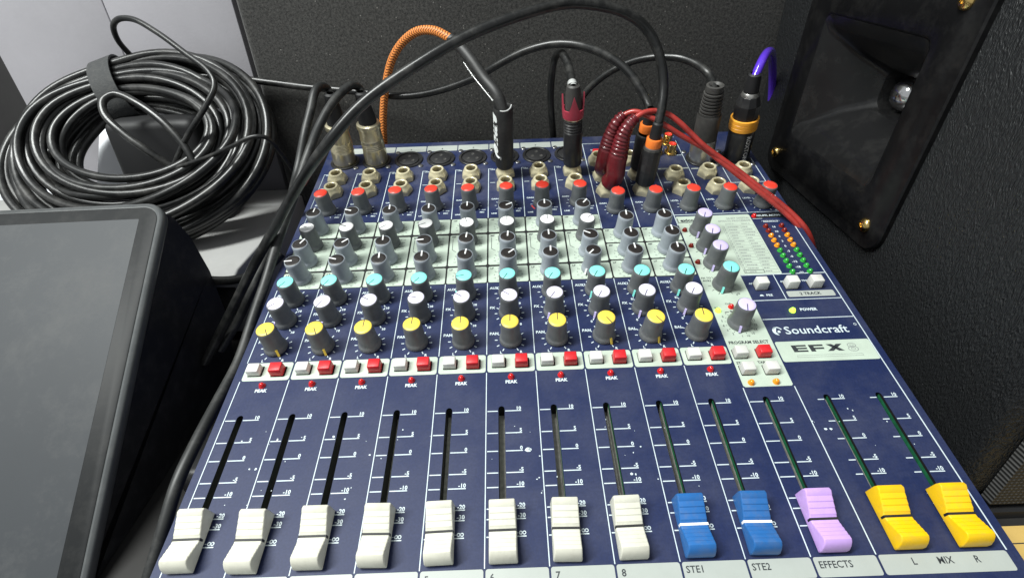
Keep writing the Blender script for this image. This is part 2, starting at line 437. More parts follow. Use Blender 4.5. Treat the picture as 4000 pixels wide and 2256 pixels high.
class MB:
    def __init__(s):
        s.v, s.f, s.m = [], [], []
    def add(s, vs, fs, mi=0):
        b = len(s.v)
        s.v += [tuple(x) for x in vs]
        s.f += [tuple(b + i for i in f) for f in fs]
        s.m += [mi] * len(fs)
    def box(s, a, b, mi=0):
        x0, y0, z0 = a; x1, y1, z1 = b
        s.add([(x0, y0, z0), (x1, y0, z0), (x1, y1, z0), (x0, y1, z0), (x0, y0, z1), (x1, y0, z1), (x1, y1, z1), (x0, y1, z1)],
              [(0, 3, 2, 1), (4, 5, 6, 7), (0, 1, 5, 4), (1, 2, 6, 5), (2, 3, 7, 6), (3, 0, 4, 7)], mi)
    def lathe(s, prof, n=32, mi=0, axis=None, close=True):
        # prof: (r, z); axis: function (x, y, z) -> point
        rings = []
        vs, fs = [], []
        for r, z in prof:
            if r <= 1e-6:
                rings.append([len(vs)]); vs.append((0, 0, z))
            else:
                rings.append(list(range(len(vs), len(vs) + n)))
                vs += [(r * math.cos(2 * math.pi * i / n), r * math.sin(2 * math.pi * i / n), z) for i in range(n)]
        for A, B in zip(rings, rings[1:]):
            for i in range(n):
                j = (i + 1) % n
                if len(A) == 1 and len(B) == 1:
                    continue
                if len(A) == 1:
                    fs.append((A[0], B[j], B[i]))
                elif len(B) == 1:
                    fs.append((A[i], A[j], B[0]))
                else:
                    fs.append((A[i], A[j], B[j], B[i]))
        if axis:
            vs = [axis(*v) for v in vs]
        s.add(vs, fs, mi)
    def mesh(s, name, mats, smooth=False):
        return mesh_of(name, s.v, s.f, mats, s.m, smooth)

def bevelled(me, off, seg=2, deg=30):
    bm = bmesh.new(); bm.from_mesh(me)
    bmesh.ops.remove_doubles(bm, verts=bm.verts, dist=1e-7)
    bmesh.ops.recalc_face_normals(bm, faces=bm.faces)
    es = [e for e in bm.edges if len(e.link_faces) == 2 and e.calc_face_angle(0) > R(deg)]
    bmesh.ops.bevel(bm, geom=es, offset=off * MM, segments=seg, affect='EDGES', profile=0.5, clamp_overlap=True)
    bm.to_mesh(me); bm.free()
    me.polygons.foreach_set('use_smooth', [True] * len(me.polygons))
    return sharp(me, 50)

def box_mesh(name, sx, sy, z0, z1, m, bev=0.0, top=1.0, seg=2):
    b = MB()
    tx, ty = sx * top / 2, sy * top / 2
    b.add([(-sx / 2, -sy / 2, z0), (sx / 2, -sy / 2, z0), (sx / 2, sy / 2, z0), (-sx / 2, sy / 2, z0),
           (-tx, -ty, z1), (tx, -ty, z1), (tx, ty, z1), (-tx, ty, z1)],
          [(0, 3, 2, 1), (4, 5, 6, 7), (0, 1, 5, 4), (1, 2, 6, 5), (2, 3, 7, 6), (3, 0, 4, 7)])
    me = b.mesh(name, m)
    return bevelled(me, bev, seg) if bev else me

def catmull(pts, per=10):
    P = [Vector(p) for p in pts]
    P = [P[0] * 2 - P[1]] + P + [P[-1] * 2 - P[-2]]
    out = []
    for i in range(1, len(P) - 2):
        p0, p1, p2, p3 = P[i - 1:i + 3]
        t0 = 0.0
        t1 = t0 + max(1e-4, (p1 - p0).length) ** 0.5
        t2 = t1 + max(1e-4, (p2 - p1).length) ** 0.5
        t3 = t2 + max(1e-4, (p3 - p2).length) ** 0.5
        for k in range(per):
            t = t1 + (t2 - t1) * k / per
            a1 = p0 * ((t1 - t) / (t1 - t0)) + p1 * ((t - t0) / (t1 - t0))
            a2 = p1 * ((t2 - t) / (t2 - t1)) + p2 * ((t - t1) / (t2 - t1))
            a3 = p2 * ((t3 - t) / (t3 - t2)) + p3 * ((t - t2) / (t3 - t2))
            b1 = a1 * ((t2 - t) / (t2 - t0)) + a2 * ((t - t0) / (t2 - t0))
            b2 = a2 * ((t3 - t) / (t3 - t1)) + a3 * ((t - t1) / (t3 - t1))
            out.append(b1 * ((t2 - t) / (t2 - t1)) + b2 * ((t - t1) / (t2 - t1)))
    out.append(P[-2])
    return out

def sweep(name, path, rad, m, n=14, uvlen=None, caps=True, flat=1.0):
    """tube along path; rad: number or list of radii per point"""
    L = len(path)
    rads = rad if isinstance(rad, (list, tuple)) else [rad] * L
    T = []
    for i in range(L):
        d = path[min(i + 1, L - 1)] - path[max(i - 1, 0)]
        T.append(d.normalized() if d.length > 1e-9 else (T[-1] if T else Vector((0, 0, 1))))
    ref = Vector((0, 0, 1)) if abs(T[0].z) < 0.9 else Vector((1, 0, 0))
    u = T[0].cross(ref).normalized()
    vs, fs, uv = [], [], []
    s = 0.0
    S = []
    for i in range(L):
        if i:
            s += (path[i] - path[i - 1]).length
            u = (u - T[i] * u.dot(T[i])).normalized()
        S.append(s)
        w = T[i].cross(u)
        for k in range(n):
            a = 2 * math.pi * k / n
            vs.append(path[i] + (u * math.cos(a) + w * math.sin(a) * flat) * rads[i])
    for i in range(L - 1):
        for k in range(n):
            k2 = (k + 1) % n
            fs.append((i * n + k, i * n + k2, (i + 1) * n + k2, (i + 1) * n + k))
            if uvlen:
                a, b2 = k / n, (k + 1) / n
                uv.append([(a, S[i] / uvlen), (b2, S[i] / uvlen), (b2, S[i + 1] / uvlen), (a, S[i + 1] / uvlen)])
    if caps:
        fs.append(tuple(range(n))[::-1]); fs.append(tuple((L - 1) * n + k for k in range(n)))
        if uvlen:
            uv += [[(0, 0)] * n, [(0, 0)] * n]
    me = mesh_of(name, vs, fs, m, smooth=True, uvs=uv if uvlen else None)
    return sharp(me, 50)

# ------------------------------------------------------------------ text and flat print
_glyph = {}
_caph = {}
def glyphs(s, bold):
    key = (s, bold)
    if key in _glyph:
        return _glyph[key]
    c = bpy.data.curves.new('t', 'FONT')
    c.body = s; c.size = 1.0; c.resolution_u = 2; c.offset = bold; c.space_character = 1.0 + bold * 1.5
    o = bpy.data.objects.new('t', c); COL.objects.link(o)
    dg = bpy.context.evaluated_depsgraph_get()
    e = o.evaluated_get(dg)
    me = e.to_mesh()
    vs = [(v.co.x, v.co.y) for v in me.vertices]
    fs = [tuple(p.vertices) for p in me.polygons]
    e.to_mesh_clear()
    bpy.data.objects.remove(o); bpy.data.curves.remove(c)
    w = max((v[0] for v in vs), default=0)
    _glyph[key] = (vs, fs, w)
    return _glyph[key]
vsH = glyphs('H', 0.0)[0]
CAP = max(v[1] for v in vsH)

class Print:
    def __init__(s, w):
        s.b = MB(); s.w = w
    def poly(s, pts):
        s.b.add([(x, y, s.w) for x, y in pts], [tuple(range(len(pts)))])
    def rect(s, x0, y0, x1, y1):
        s.poly([(x0, y0), (x1, y0), (x1, y1), (x0, y1)])
    def rrect(s, x0, y0, x1, y1, r=1.2, n=4):
        pts = []
        for cx, cy, a0 in ((x1 - r, y0 + r, -90), (x1 - r, y1 - r, 0), (x0 + r, y1 - r, 90), (x0 + r, y0 + r, 180)):
            for i in range(n + 1):
                a = R(a0 + 90 * i / n)
                pts.append((cx + r * math.cos(a), cy + r * math.sin(a)))
        s.poly(pts)
    def line(s, x0, y0, x1, y1, t):
        d = Vector((x1 - x0, y1 - y0)); d.normalize(); n = Vector((-d.y, d.x)) * t / 2
        s.poly([(x0 - n.x, y0 - n.y), (x1 - n.x, y1 - n.y), (x1 + n.x, y1 + n.y), (x0 + n.x, y0 + n.y)])
    def frame(s, x0, y0, x1, y1, t):
        s.rect(x0, y0, x1, y0 + t); s.rect(x0, y1 - t, x1, y1)
        s.rect(x0, y0 + t, x0 + t, y1 - t); s.rect(x1 - t, y0 + t, x1, y1 - t)
    def ring(s, cx, cy, r0, r1, a0=0, a1=360, n=20, sy=1.0):
        for i in range(n):
            a, b = R(a0 + (a1 - a0) * i / n), R(a0 + (a1 - a0) * (i + 1) / n)
            s.poly([(cx + r0 * math.cos(a), cy + sy * r0 * math.sin(a)), (cx + r1 * math.cos(a), cy + sy * r1 * math.sin(a)),
                    (cx + r1 * math.cos(b), cy + sy * r1 * math.sin(b)), (cx + r0 * math.cos(b), cy + sy * r0 * math.sin(b))])
    def text(s, t, x, y, h, align='l', bold=0.02, xs=1.0, shear=0.0, rot=0.0):
        vs, fs, w = glyphs(t, bold)
        k = h / CAP
        off = {'l': 0, 'c': -w / 2, 'r': -w}[align]
        c, sn = math.cos(rot), math.sin(rot)
        P = []
        for a, b in vs:
            X, Y = (a + off) * k * xs + shear * b * k, b * k
            P.append((x + X * c - Y * sn, y + X * sn + Y * c, s.w))
        s.b.add(P, fs)
    def ticks(s, cx, cy, r0=7.3, r1=8.9, a0=-150, a1=150, step=30, t=0.55):
        a = a0
        while a <= a1 + 0.1:
            q = R(a)
            s.line(cx + r0 * math.sin(q), cy + r0 * math.cos(q), cx + r1 * math.sin(q), cy + r1 * math.cos(q), t)
            a += step
    def mesh(s, name, m):
        return s.b.mesh(name, m)

# ------------------------------------------------------------------ large structure
def slab(name, a, b, m, **props):
    bb = MB(); bb.box(a, b)
    return put(name, bb.mesh(name, m), **props)
slab('table', (-700, -260, -30), (900, 700, 0), 'table', kind='structure')
slab('wall', (-1100, 640, -30), (1100, 660, 900), 'wall', kind='structure')

# ------------------------------------------------------------------ mixing console
ROOT = Vector((175.0, 160.0, 0.0))
mixer = thing('mixing_console', ROOT, 'navy blue audio mixing console with rows of coloured knobs and faders', 'mixer')
MREL = Matrix.Translation((Vector((0, 0, Z0)) - ROOT) * MM) @ Matrix.Rotation(TILT, 4, 'X')
def PL(x=0, v=0, w=0, rz=0.0):
    return MREL @ Matrix.Translation((x * MM, v * MM, w * MM)) @ Matrix.Rotation(R(rz), 4, 'Z')

PX0, PX1, PV0, PV1 = -4.2, 355.2, -13.0, 336.5
SLOT_V0, SLOT_V1 = 9.5, 74.6
SLOTX = [27 * k + 7.9 for k in range(8)] + [224.2, 251.2, 279.4, 310.7, 337.6]
SW = 1.6

# panel sheet with real slots
pb = MB()
pb.box((PX0, PV0, -1.5), (PX1, SLOT_V0, 0))
pb.box((PX0, SLOT_V1, -1.5), (PX1, PV1, 0))
xs = [PX0] + [q for s in SLOTX for q in (s - SW, s + SW)] + [PX1]
for a, b in zip(xs[0::2], xs[1::2]):
    pb.add([(a, SLOT_V0, 0), (b, SLOT_V0, 0), (b, SLOT_V1, 0), (a, SLOT_V1, 0)], [(0, 1, 2, 3)])
for s_ in SLOTX:                            # rounded slot ends
    for sx in (-1, 1):
        for ve, dv in ((SLOT_V1, -1), (SLOT_V0, 1)):
            arc = [(s_ + sx * SW * math.sin(R(a)), ve + dv * SW * (1 - math.cos(R(a))), -0.01) for a in (0, 22, 45, 68, 90)]
            pb.add([(s_ + sx * SW, ve, -0.01)] + arc, [(0, 1, 2, 3, 4, 5)])
put('front_panel', pb.mesh('front_panel', 'panel'), mixer, PL())
# slot troughs
tr = MB()
L0, L1 = SLOT_V0, SLOT_V1
def wallq(x, wa, wb, mi):
    tr.add([(x, L0, wa), (x, L1, wa), (x, L1, wb), (x, L0, wb)], [(0, 1, 2, 3)], mi)
wallq(-SW, 0, -10.0, 0)
wallq(SW, 0, -1.6, 0); wallq(SW, -1.6, -3.9, 2); wallq(SW, -3.9, -10.0, 1)
tr.add([(-SW, L0, -10.0), (SW, L0, -10.0), (SW, L1, -10.0), (-SW, L1, -10.0)], [(0, 1, 2, 3)], 1)
tr.add([(-SW, L0, 0), (SW, L0, 0), (SW, L0, -10.0), (-SW, L0, -10.0)], [(0, 1, 2, 3)], 0)
tr.add([(-SW, L1, 0), (SW, L1, 0), (SW, L1, -10.0), (-SW, L1, -10.0)], [(0, 1, 2, 3)], 0)
tme = tr.mesh('fader_slot', ['slot_black', 'slot_grey', 'slot_green'])
for s in SLOTX:
    put('fader_slot', tme, mixer, PL(s, 0, 0))

# chassis wedge under the panel (root coordinates)
cb = MB()
prof = [pan(0, PV0 + 0.5, -1.55), pan(0, PV1 - 0.5, -1.55), Vector((0, 322, 6)), Vector((0, -6, 6)), Vector((0, -13, 14))]
n = len(prof)
vsl = [(PX0 + 0.6, p.y, p.z) for p in prof] + [(PX1 - 0.6, p.y, p.z) for p in prof]
cb.add([(Vector(v) - ROOT) for v in vsl],
       [tuple(range(n)), tuple(range(2 * n - 1, n - 1, -1))] + [(i, i + n, (i + 1) % n + n, (i + 1) % n) for i in range(1, n)])
put('chassis', cb.mesh('chassis', 'chassis'), mixer)
fme = MB(); fme.lathe([(0, 0), (9, 0), (10, 6.2), (0, 6.2)], 20)
fme = fme.mesh('rubber_foot', 'matte_black')
for fx, fy in ((20, 15), (330, 15), (20, 300), (330, 300)):
    put('rubber_foot', fme, mixer, Matrix.Translation((Vector((fx, fy, 0)) - ROOT) * MM))

# ---- flat print, one set per strip
HF, MF, LF = (212.4, 228.0), (179.4, 210.4), (163.3, 177.7)
MARKS = [(71.8, '10'), (59.7, '5'), (50.4, '0'), (39.8, '-5'), (33.1, '-10'), (23.6, '-20'), (19.2, '-30'), (12.0, 'oo')]
PADW, INKW, TOPW = 0.06, 0.06, 0.12

def fader_scale(ink, x0, slot, right):
    for v, t in MARKS:
        ink.rect(x0, v - 0.24, slot - 1.9, v + 0.24)
        ink.rect(slot + 1.9, v - 0.24, right, v + 0.24)
        if t == 'oo':
            ink.rect(right - 4.3, v + 1.2, right - 3.5, v + 1.5)
            ink.ring(right - 2.4, v + 1.4, 0.45, 0.85, n=8); ink.ring(right - 0.9, v + 1.4, 0.45, 0.85, n=8)
        else:
            ink.text(t, right, v + 0.55, 1.75, 'r', 0.03)

def pieces(name, pr, m):                    # every printed patch its own part
    for f in pr.b.f:
        put(name, mesh_of(name, [pr.b.v[i] for i in f], [tuple(range(len(f)))], m), mixer, PL())

def strip_print(k):
    x0 = 27.0 * k; xc = x0 + 13.5; x1 = x0 + 27
    mono = k < 8
    ink, pad, dk, lab = Print(INKW), Print(PADW), Print(TOPW), Print(PADW)
    ink.rect(x0 - 0.21, 0, x0 + 0.21, 95.2)
    ink.rect(x0 - 0.21, 107.2, x0 + 0.21, 163.0)
    ink.rect(x0 - 0.25, (228.4 if mono else 212), x0 + 0.25, (292.3 if mono else 325))
    fader_scale(ink, x0 + 0.7, SLOTX[k], x0 + 18.0)
    for (a, b), t in ((HF, 'HF'), (MF, 'MF'), (LF, 'LF')):
        if not mono:
            a, b = {'HF': (197.0, 211.4), 'MF': (180.2, 195.8), 'LF': (163.6, 179.0)}[t]
        pad.rrect(x0 + 0.55, a, x1 - 0.55, b, 1.1)
        dk.text(t, x0 + 1.9, b - 2.6, 1.5, 'l', 0.03)
    ys = (220.7, 188.1, 172.2) if mono else (204.8, 188.0, 172.0)
    for y in ys:
        dk.ticks(xc, y, 6.9, 8.0, t=0.28)
        for sgn in (-1, 1):
            for t, dx, dy in (('6', 8.4, 0.6), ('9', 9.0, -2.4), ('12', 8.8, -5.2), ('15', 6.6, -7.6)):
                dk.text(t, xc + sgn * dx, y + dy - 0.5, 1.1, 'c', 0.0)
    if mono:
        dk.line(x0 + 2.6, 206.8, x0 + 2.6, 195.2, 0.35); dk.line(x0 + 2.6, 195.2, x0 + 5.2, 193.0, 0.35)
        for y in (201.9, 204.5, 198.5):
            dk.line(xc + 7.4, y, xc + 9.6, y, 0.25)
        dk.ticks(xc, 203.9, 6.9, 8.0, t=0.28)
        for t, dx, dy in (('1k', 9.0, 3.0), ('150', 8.4, -4.0)):
            dk.text(t, xc + dx, 203.9 + dy, 1.1, 'c', 0.0)
    for y, t, a, b in ((153.4, 'AUX1', '0', '10'), (137.0, 'FX', '0', '10'), (117.1, 'PAN' if mono else 'BAL', 'L', 'R')):
        ink.ticks(xc, y)
        ink.text(t, x0 + 1.6, y + 3.9, 1.75, 'l', 0.04)
        ink.text(a, xc - 5.4, y - 9.4, 1.5, 'c', 0.04); ink.text(b, xc + 6.0, y - 9.4, 1.5, 'c', 0.04)
    pad.rrect(x0 + 0.5, 95.4, x1 - 0.5, 107.0, 1.4)
    ink.text('PEAK', xc, 88.2, 1.75, 'c', 0.045)
    gy = 243 if mono else 233
    ink.ticks(xc, gy, 7.2, 8.6, t=0.4)
    ink.text('GAIN', x0 + 2.3, 250.4 if mono else 240, 1.5, 'l', 0.03)
    lab.rrect(x0 + 0.45, -7.6, x1 - 0.45, -0.2, 1.0)
    if mono:
        lab.rrect(x0 + 0.45, 321.9, x1 - 0.45, 330.4, 0.7)
        dk.text(str(k + 1), xc, 324.6, 2.0, 'c', 0.02)
        dk.text(str(k + 1), x0 + 2.2, -4.6, 2.6, 'l', 0.02)
        ink.rect(x0 + 0.2, 291.9, x0 + 3.8, 292.3); ink.text('LINE', x0 + 1.6, 290.2, 1.2, 'l', 0.03)
        ink.rect(x0 + 1.4, 272.4, x0 + 5.4, 272.9)
        ink.text('LINE', x0 + 2.4, 233.0, 1.3, 'l', 0.04); ink.text('MIC', x1 - 4.6, 235.0, 1.3, 'c', 0.04)
        ink.text('-40dB', x1 - 3.6, 238.0, 0.9, 'c', 0.02)
    else:
        dk.text('STE%d' % (k - 7), x0 + 1.6, -4.2, 2.5, 'l', 0.014)
    put('channel_print', ink.mesh('channel_print', 'ink'), mixer, PL(), kind='stuff')
    pieces('printed_field', pad, 'pad')
    pieces('write_on_label', lab, 'label')
    put('channel_legend', dk.mesh('channel_legend', 'dark_ink'), mixer, PL(), kind='stuff')
for k in range(10):
    strip_print(k)

# red scale marks by two gain knobs
rp = Print(INKW)
for k, a0 in ((6, -120), (3, -140)):
    rp.ring(27 * k + 13.5, 243, 7.3, 8.5, 180 + 10, 180 + 45 if k == 6 else 180 + 20, n=5)
put('red_scale_print', rp.mesh('red_scale_print', 'red_ink'), mixer, PL(), kind='stuff')

# ---- black ground behind the EQ fields
bg = Print(0.03)
bg.rect(0.2, 162.9, 216, 228.4)
bg.rect(216, 162.9, 270, 211.8)
put('field_ground', bg.mesh('field_ground', 'black_gap'), mixer, PL())

# ---- effects, meter and output section
ink, pad, dk, lab, gry = Print(INKW), Print(PADW), Print(TOPW), Print(PADW), Print(TOPW)
ink.rect(351.0 - 0.3, 0, 351.3, 330)
ink.rect(-0.25, 228, 0.25, 292)
ink.rect(297 - 0.25, 0, 297.25, 80.0)
ink.rect(270 - 0.25, 0, 270.25, 80.0)
fader_scale(ink, 270.7, SLOTX[10], 288.2)
fader_scale(ink, 305.5, SLOTX[11], 319.5)
fader_scale(ink, 332.4, SLOTX[12], 346.5)
lab.rrect(270.45, -7.6, 296.5, -0.2, 1.0)
lab.rrect(297.5, -7.6, 350.4, -0.2, 1.0)
dk.text('EFFECTS', 272.0, -4.3, 2.5, 'l', 0.014)
dk.text('L', 311.0, -4.2, 2.5, 'c', 0.014); dk.text('MIX', 323.8, -4.2, 2.5, 'c', 0.014); dk.text('R', 336.8, -4.2, 2.5, 'c', 0.014)
# effects field: an L shape
pad.poly([(271.4, 80.4), (295.8, 80.4), (296.7, 81.3), (296.7, 161.4), (322.7, 161.4), (323.6, 162.3), (323.6, 221.0), (322.7, 221.9), (271.4, 221.9), (270.5, 221.0), (270.5, 81.3)])
# knob tick marks
for y in (204.9, 188.4, 172.6, 153.3):
    dk.ticks(282.4, y, 6.9, 8.7, t=0.32)
dk.ticks(282.4, 122.8, 7.2, 7.9, -165, 165, 22, t=0.3)
for i in range(16):
    a = R(-165 + 22 * i + 360 / 16)
    dk.text(str((i + 1) % 16 + 1), 282.4 + 9.4 * math.sin(a), 122.8 - 0.7 + 9.4 * math.cos(a), 1.4, 'c', 0.01)
dk.text('PROGRAM SELECT', 283.3, 108.2, 1.9, 'c', 0.035, xs=0.94)
dk.text('FX TO', 271.3, 159.3, 1.4, 'l', 0.03); dk.text('AUX1', 271.6, 157.0, 1.4, 'l', 0.03)
dk.text('TAP', 285.4, 94.7, 1.5, 'c', 0.03); dk.text('ST', 273.0, 94.7, 1.5, 'c', 0.03)
dk.text('CLIP', 281.0, 137.4, 1.2, 'c', 0.02); dk.text('0', 289.0, 144.4, 1.2, 'c', 0.02); dk.text('10', 290.2, 145.2, 1.2, 'c', 0.02)
dk.text('FX', 281.0, 131.0, 1.3, 'l', 0.03); dk.rect(277.4, 131.4, 279.6, 131.8)
dk.text('SIG', 272.0, 134.6, 1.1, 'l', 0.02)
# maker's word mark on the effects field
dk.rect(270.9, 214.6, 271.5, 219.9); dk.rect(270.9, 214.6, 281.2, 215.1)
dk.text('exicon', 273.0, 215.9, 2.9, 'l', 0.05, xs=0.95)
gry.text('24-BIT DIGITAL', 322.6, 217.0, 1.6, 'r', 0.03)
gry.text('EFFECTS PROCESSOR', 322.6, 214.2, 1.6, 'r', 0.03)
gry.text('BANK A', 306.2, 211.0, 1.1, 'c', 0.02); gry.text('BANK B', 317.6, 211.0, 1.1, 'c', 0.02)
rnd = random.Random(4)
TX0, TX1, TY0, TY1 = 300.2, 322.6, 162.9, 209.8
gry.frame(TX0, TY0, TX1, TY1, 0.18)
for x in (303.2, 313.3):
    gry.rect(x - 0.08, TY0, x + 0.08, TY1)
for i in range(16):
    y = TY0 + (TY1 - TY0) * i / 16
    if i:
        gry.rect(TX0, y - 0.08, TX1, y + 0.08)
    gry.rect(TX0 + 0.8, y + 0.9, TX0 + 1.8, y + 2.0)
    for x in (303.9, 314.0):
        w = rnd.uniform(3.2, 7.6)
        q = x
        while q < x + w:
            d = rnd.uniform(0.5, 1.5)
            gry.rect(q, y + 0.85, min(q + d, x + w), y + 1.95)
            q += d + rnd.uniform(0.15, 0.35)
dk.frame(TX0, TY0, 313.3, TY0 + 2.9, 0.35)
# output rows
ink.rect(270, 223.6, 351, 224.2)
for x in (297, 324):
    ink.rect(x - 0.25, 224, x + 0.25, 325 if x == 297 else 281.5)
ink.rect(270 - 0.25, 212, 270.25, 325)
ink.rect(324.2, 260.6, 351, 261.1)
ink.rect(216, 324.6, 270, 325.1)
ink.rect(270, 330.4, 297, 330.8); ink.rect(286, 301.8, 297, 302.3)
for x in (283.5, 310.5, 337.5):
    ink.ticks(x, 233.2, 7.2, 8.6, t=0.4)
    ink.text('LEVEL', x - 11.6, 240.2, 1.5, 'l', 0.03)
    ink.text('10', x + 7.4, 224.9, 1.2, 'c', 0.03)
for x in (219.2, 246.3):
    lab.rrect(x - 0.8, 281.3, x + 21.8, 283.0, 0.5)
    ink.rect(x, 262.5, x + 7.6, 263.0)
    ink.text('L', x + 1.2, 267.0, 1.5, 'c', 0.04); ink.text('R', x + 1.2, 250.0, 1.5, 'c', 0.04)
lab.rrect(272.2, 282.0, 296.6, 283.8, 0.5); dk.text('MONITOR', 277.8, 282.4, 1.0, 'c', 0.02)
ink.rect(272.5, 264.0, 278.5, 264.5); ink.text('L', 273.2, 254.0, 1.5, 'c', 0.04)
lab.rrect(298.6, 281.0, 304.5, 282.4, 0.4); lab.rrect(219.4, 296.2, 223.0, 297.8, 0.4)
ink.text('PHANTOM', 226.6, 314.2, 1.3, 'c', 0.03); ink.rect(221.8, 313.0, 231.0, 313.4)
# meter field
ink.rect(324.5, 223.6, 351, 224.1)
ink.rect(324.5, 216.3, 331.5, 216.7)
dkbar = Print(0.05); dkbar.rrect(324.6, 217.0, 350.4, 222.8, 0.9)
ink.text('AFL/PFL ACTIVE', 328.4, 219.0, 1.6, 'l', 0.035)
ink.text('MIX/SOLO', 336.2, 212.4, 1.5, 'c', 0.035); ink.ring(336.2, 213.3, 6.3, 6.6, 0, 180, n=10, sy=0.22)
for i, t in enumerate(('16', '10', '6', '3', '0', '-3', '-6', '-12', '-18', '-22')):
    y = 207.0 - i * (207.0 - 161.9) / 9
    ink.text(t, 336.0, y - 0.7, 1.6, 'c', 0.04)
ink.rect(297.2, 161.0, 351, 161.6)
ink.rect(317.2, 140.0, 317.7, 161.0); ink.rect(297, 139.4, 351, 139.9); ink.rect(297, 124.7, 351, 125.2)
lab.rrect(319.6, 141.6, 348.6, 146.4, 1.0); dk.text('2 TRACK', 333.8, 143.0, 2.1, 'c', 0.03)
ink.text('MTR', 319.6, 154.0, 1.3, 'l', 0.03); ink.text('TRK', 333.0, 154.2, 1.3, 'l', 0.03); ink.text('AFL', 299.4, 153.2, 1.3, 'l', 0.03)
ink.text('PRE', 306.6, 143.0, 1.6, 'l', 0.03); ink.poly([(302.4, 143.2), (305.2, 143.2), (304.4, 144.4), (303.2, 144.4)])
ink.text('POWER', 322.0, 130.6, 1.9, 'l', 0.04)
# maker's word mark
ink.text('Soundcraft', 306.4, 113.8, 5.2, 'l', 0.010, xs=1.08)
ink.ring(348.6, 119.2, 0.55, 0.85, n=12)
ink.ring(302.6, 116.2, 2.3, 3.0, 20, 150, n=14)
ink.poly([(302.6 + 3.0 * math.cos(R(a)), 116.2 + 3.0 * math.sin(R(a))) for a in range(90, 271, 15)] + [(302.0, 114.2), (301.4, 115.6), (302.0, 117.0)])
ink.poly([(302.2, 115.0), (303.4, 114.8), (304.2, 115.6), (303.6, 116.6), (302.6, 116.4)])
# model field
mp = Print(PADW); mp.rrect(297.6, 95.0, 350.6, 108.6, 1.2); pieces('model_field', mp, 'pad')
def E_(x):
    dk.poly([(x, 101.2), (x + 2.6, 101.2), (x + 2.2, 105.8), (x - 0.4, 105.8)])
    for y in (101.2, 103.0, 104.8):
        dk.poly([(x + 2.4, y), (x + 8.0, y), (x + 7.9, y + 1.05), (x + 2.2, y + 1.05)])
def F_(x):
    dk.poly([(x, 101.2), (x + 2.6, 101.2), (x + 2.2, 105.8), (x - 0.4, 105.8)])
    for y in (102.7, 104.7):
        dk.poly([(x + 2.3, y), (x + 7.8, y), (x + 7.7, y + 1.1), (x + 2.2, y + 1.1)])
def X_(x):
    dk.poly([(x, 101.2), (x + 3.2, 101.2), (x + 9.6, 105.8), (x + 6.4, 105.8)])
    dk.poly([(x + 0.6, 105.8), (x + 3.8, 105.8), (x + 9.4, 101.2), (x + 6.2, 101.2)])
E_(306.0); F_(315.6); X_(324.6)
gry.ring(339.2, 104.6, 2.0, 2.5, n=20, sy=0.62); gry.ring(339.2, 102.2, 2.4, 2.9, n=20, sy=0.62)
gry.ring(339.2, 104.6, 0.8, 1.15, n=16, sy=0.6); gry.ring(339.2, 102.2, 1.0, 1.35, n=16, sy=0.6)
gry.frame(306.4, 97.6, 342.6, 99.0, 0.16)
for nm, pr, m in (('output_print', ink, 'ink'), ('effects_field', pad, 'pad'), ('output_label', lab, 'label'), ('effects_legend', dk, 'dark_ink'), ('effects_table_print', gry, 'grey_ink'), ('meter_header_print', dkbar, 'black_gap')):
    if nm == 'output_label':
        pieces(nm, pr, m)
    else:
        put(nm, pr.mesh(nm, m), mixer, PL(), **({'kind': 'stuff'} if nm not in ('effects_field', 'meter_header_print') else {}))

# ---- flecks of white paint on the fader area
fl = Print(0.07)
rnd = random.Random(11)
spots = [(rnd.uniform(6, 348), rnd.choice((59, 60.5, 47, 35, 50, 36.5, 64, 30)) + rnd.uniform(-1.2, 1.2), rnd.uniform(0.12, 0.45)) for _ in range(42)]
spots += [(155.5, 50.6, 1.2), (156.4, 50.7, 0.9), (31, 60.5, 0.9), (59, 61, 0.7), (203, 37.0, 0.8), (205, 36.8, 0.7), (302, 55.5, 0.8), (304.5, 55.6, 0.7), (318, 66, 0.6), (320, 65, 0.5), (22, 46, 0.6), (25, 46, 0.8), (27, 46, 0.5)]
for x, y, r in spots:
    k = rnd.randint(5, 7)
    e = rnd.uniform(0.6, 1.6)
    a0 = rnd.uniform(0, 6)
    fl.poly([(x + r * e * rnd.uniform(0.6, 1.1) * math.cos(a0 + 2 * math.pi * i / k), y + r * rnd.uniform(0.6, 1.1) * math.sin(a0 + 2 * math.pi * i / k)) for i in range(k)])
put('paint_flecks', fl.mesh('paint_flecks', 'ink'), mixer, PL(), kind='stuff')

# ---- knobs
def knob_body(name, m, top_r, rim):
    b = MB()
    b.lathe([(0, 0.25), (6.5, 0.25), (6.55, 1.1), (6.25, 2.9), (5.95, 3.3), (5.78, 3.6), (5.6, 5.0), (top_r + 0.12, 15.0), (top_r, 16.4), (top_r - 0.35, 16.9), (top_r - (0.55 if rim else 0.4), 16.95), (top_r - (0.65 if rim else 0.45), 16.55 if rim else 16.6), (0, 16.5)], 40)
    me = b.mesh(name, m, True)
    return sharp(me, 40)
body_light = knob_body('knob', 'knob_light', 5.25, True)
body_dark = knob_body('knob', 'knob_dark', 5.15, False)
def cap_mesh(m, r, dome=0.25, z=16.5):
    b = MB()
    b.lathe([(r, z), (r, z + 0.35), (r - 0.25, z + 0.6), (r * 0.6, z + 0.6 + dome * 0.7), (0, z + 0.6 + dome)], 36)
    return sharp(b.mesh('knob_cap', m, True), 50)
caps = {'black': cap_mesh('cap_black', 4.58, -0.1, 16.2), 'white': cap_mesh('cap_white', 4.75, 0.05), 'red': cap_mesh('cap_red', 4.75, 0.5), 'cyan': cap_mesh('cap_cyan', 4.75, 0.05), 'lilac': cap_mesh('cap_lilac', 4.75, 0.05), 'pale': cap_mesh('cap_pale_lilac', 4.75, 0.05), 'yellow': cap_mesh('cap_yellow', 4.85, 0.05)}
